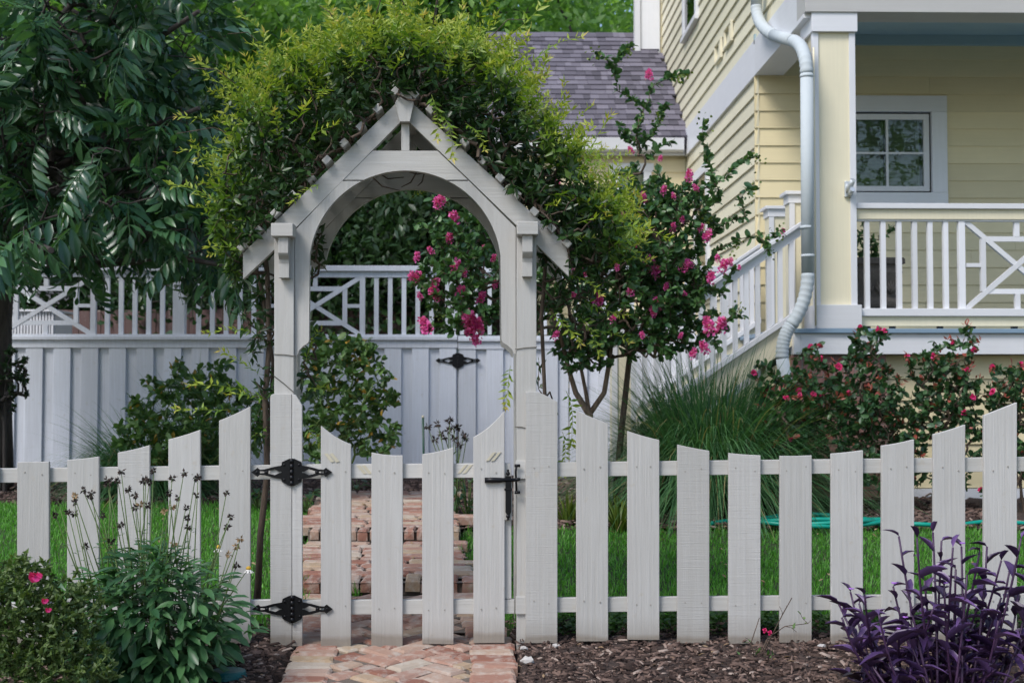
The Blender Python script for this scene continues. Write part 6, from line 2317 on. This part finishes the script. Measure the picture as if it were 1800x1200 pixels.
leafset('foliage', g, tw, M['lf_shrub'], 70, .022, .011, T_SMALL, 4, .4, .9, .1, .5)
for (x, y) in ((1344, 1108), (1353, 1112)):
    place('flower', rose_me[0], tw, np.array(P(x, y, 5.73)), (1, 0, 0), (0, -1, .3), .013)

# ground cover just inside the fence at the right
n_ = 5200
cp = np.stack([rng.uniform(.25, 2.9, n_), .12 + .42 * rng.random(n_), np.zeros(n_)], 1)
hgt = .035 + .06 * np.clip(np.sin(cp[:, 0] * 2.1 - .6), 0, 1)
cp[:, 2] = gzn(cp[:, 1]) + rng.random(n_) * hgt
az = rng.uniform(0, 6.28, n_)
L_ = rng.uniform(.018, .034, n_)
tag(npart('ground_cover', *scatter(T_ROUND, cp, np.stack([np.cos(az), np.sin(az), rng.normal(.2, .4, n_)], 1), np.stack([rng.normal(0, .3, n_), rng.normal(0, .3, n_), np.ones(n_)], 1), L_, L_ * .7, rng.random(n_)), M['lf_cover'], None, 'stuff'),
    'low green clover like cover behind the foot of the right pickets', 'ground cover')

# valve lid and a few pale stones
lid = thing('valve_lid', 'round teal plastic valve lid lying in the mulch at the left of the path', 'lid', (P(401, 1184, 5.35).x, -.66, .02))
lc = P(401, 1184, 5.49)
lz = gz(lc.y)
part('cover', MB().tube([(lc.x, lc.y, lz + .018), (lc.x, lc.y, lz + .036), (lc.x, lc.y, lz + .040)], [.072, .072, .066], 28), M['lid'], lid)
part('lip', MB().tube([(lc.x, lc.y, lz + .008), (lc.x, lc.y, lz + .022)], .078, 28), M['lid'], lid)
for k, (x, y, s, lab) in enumerate(((921, 1142, .020, 'pale stone right beside the brick path, close to the tall right picket'), (927, 1164, .034, 'largest pale stone in the mulch, just right of the brick path'),
                                    (978, 1138, .018, 'small pale stone at the foot of the first tall right picket'), (1445, 1141, .022, 'pale stone lying alone in the mulch left of the purple plant'),
                                    (1060, 1128, .02, 'flat pale stone at the foot of the second right picket'))):
    d_ = (1.163 + .075 * 6) / ((y - 684) / F + .075)
    c_ = P(x, y, d_)
    sm = MB().ball((c_.x, c_.y, gz(c_.y) + .018), s, s * .8, s * .55, 7, 5)
    sm.v = [(a_ + rnd.uniform(-.2, .2) * s, b_ + rnd.uniform(-.2, .2) * s, z_ + rnd.uniform(-.15, .15) * s) for a_, b_, z_ in sm.v]
    tag(part('stone', sm, M['pebble'], None, (c_.x, c_.y, .01)), lab, 'stone', 'pale stones in the mulch')

# fallen leaves and petals: nobody could count them
n_ = 420
lp = np.stack([rng.uniform(-2.6, 2.9, n_), rng.uniform(-.75, 4.2, n_), np.zeros(n_)], 1)
def lev_z(x, y):
    for (a_, b_, zf_, s_) in LEV:
        if a_ <= y < b_:
            return zf_(y) + .004
    return gz(y)
op = on_path(lp[:, 0], lp[:, 1])
lp[:, 2] = [lev_z(x, y) + .004 if o_ else gz(y) + .02 + .03 * (y > .35) for (x, y, z), o_ in zip(lp, op)]
az = rng.uniform(0, 6.28, n_)
L_ = rng.uniform(.015, .045, n_)
tag(npart('leaf_litter', *scatter(T_BIG, lp, np.stack([np.cos(az), np.sin(az), rng.normal(0, .15, n_)], 1), np.stack([rng.normal(0, .3, n_), rng.normal(0, .3, n_), np.ones(n_)], 1), L_, L_ * .45, rng.random(n_)), M['tan'], None, 'stuff'),
    'scattered fallen leaves on the path, lawn and mulch', 'fallen leaves')
# weeds along the edges of the path and in front of the risers
wx_, wy_ = [], []
for k in range(26):
    y = rnd.uniform(.1, 4.2)
    x = (path_l(y) + .01 if rnd.random() < .55 else path_r(y) - .01)
    for q in range(14):
        wx_.append(x + rnd.gauss(0, .02)); wy_.append(y + rnd.gauss(0, .03))
for k in range(5):
    x = rnd.uniform(path_l(1.0), path_r(1.0))
    for q in range(9):
        wx_.append(x + rnd.gauss(0, .012)); wy_.append(1.05 + rnd.gauss(0, .006))
wb_ = np.stack([wx_, wy_, [gz(y) for y in wy_]], 1)
n_ = len(wb_)
V, T, S = blades(wb_, rng.uniform(0, 6.28, n_), rng.uniform(.05, .13, n_), rng.beta(1.6, 2, n_), rng.uniform(0, .4, n_), rng.uniform(.003, .006, n_), rng.random(n_) * .86, 4)
tag(npart('weeds', V, T, S, M['lf_grass'], None, 'stuff'), 'loose weeds and grass tufts along the edges of the brick path', 'weeds')
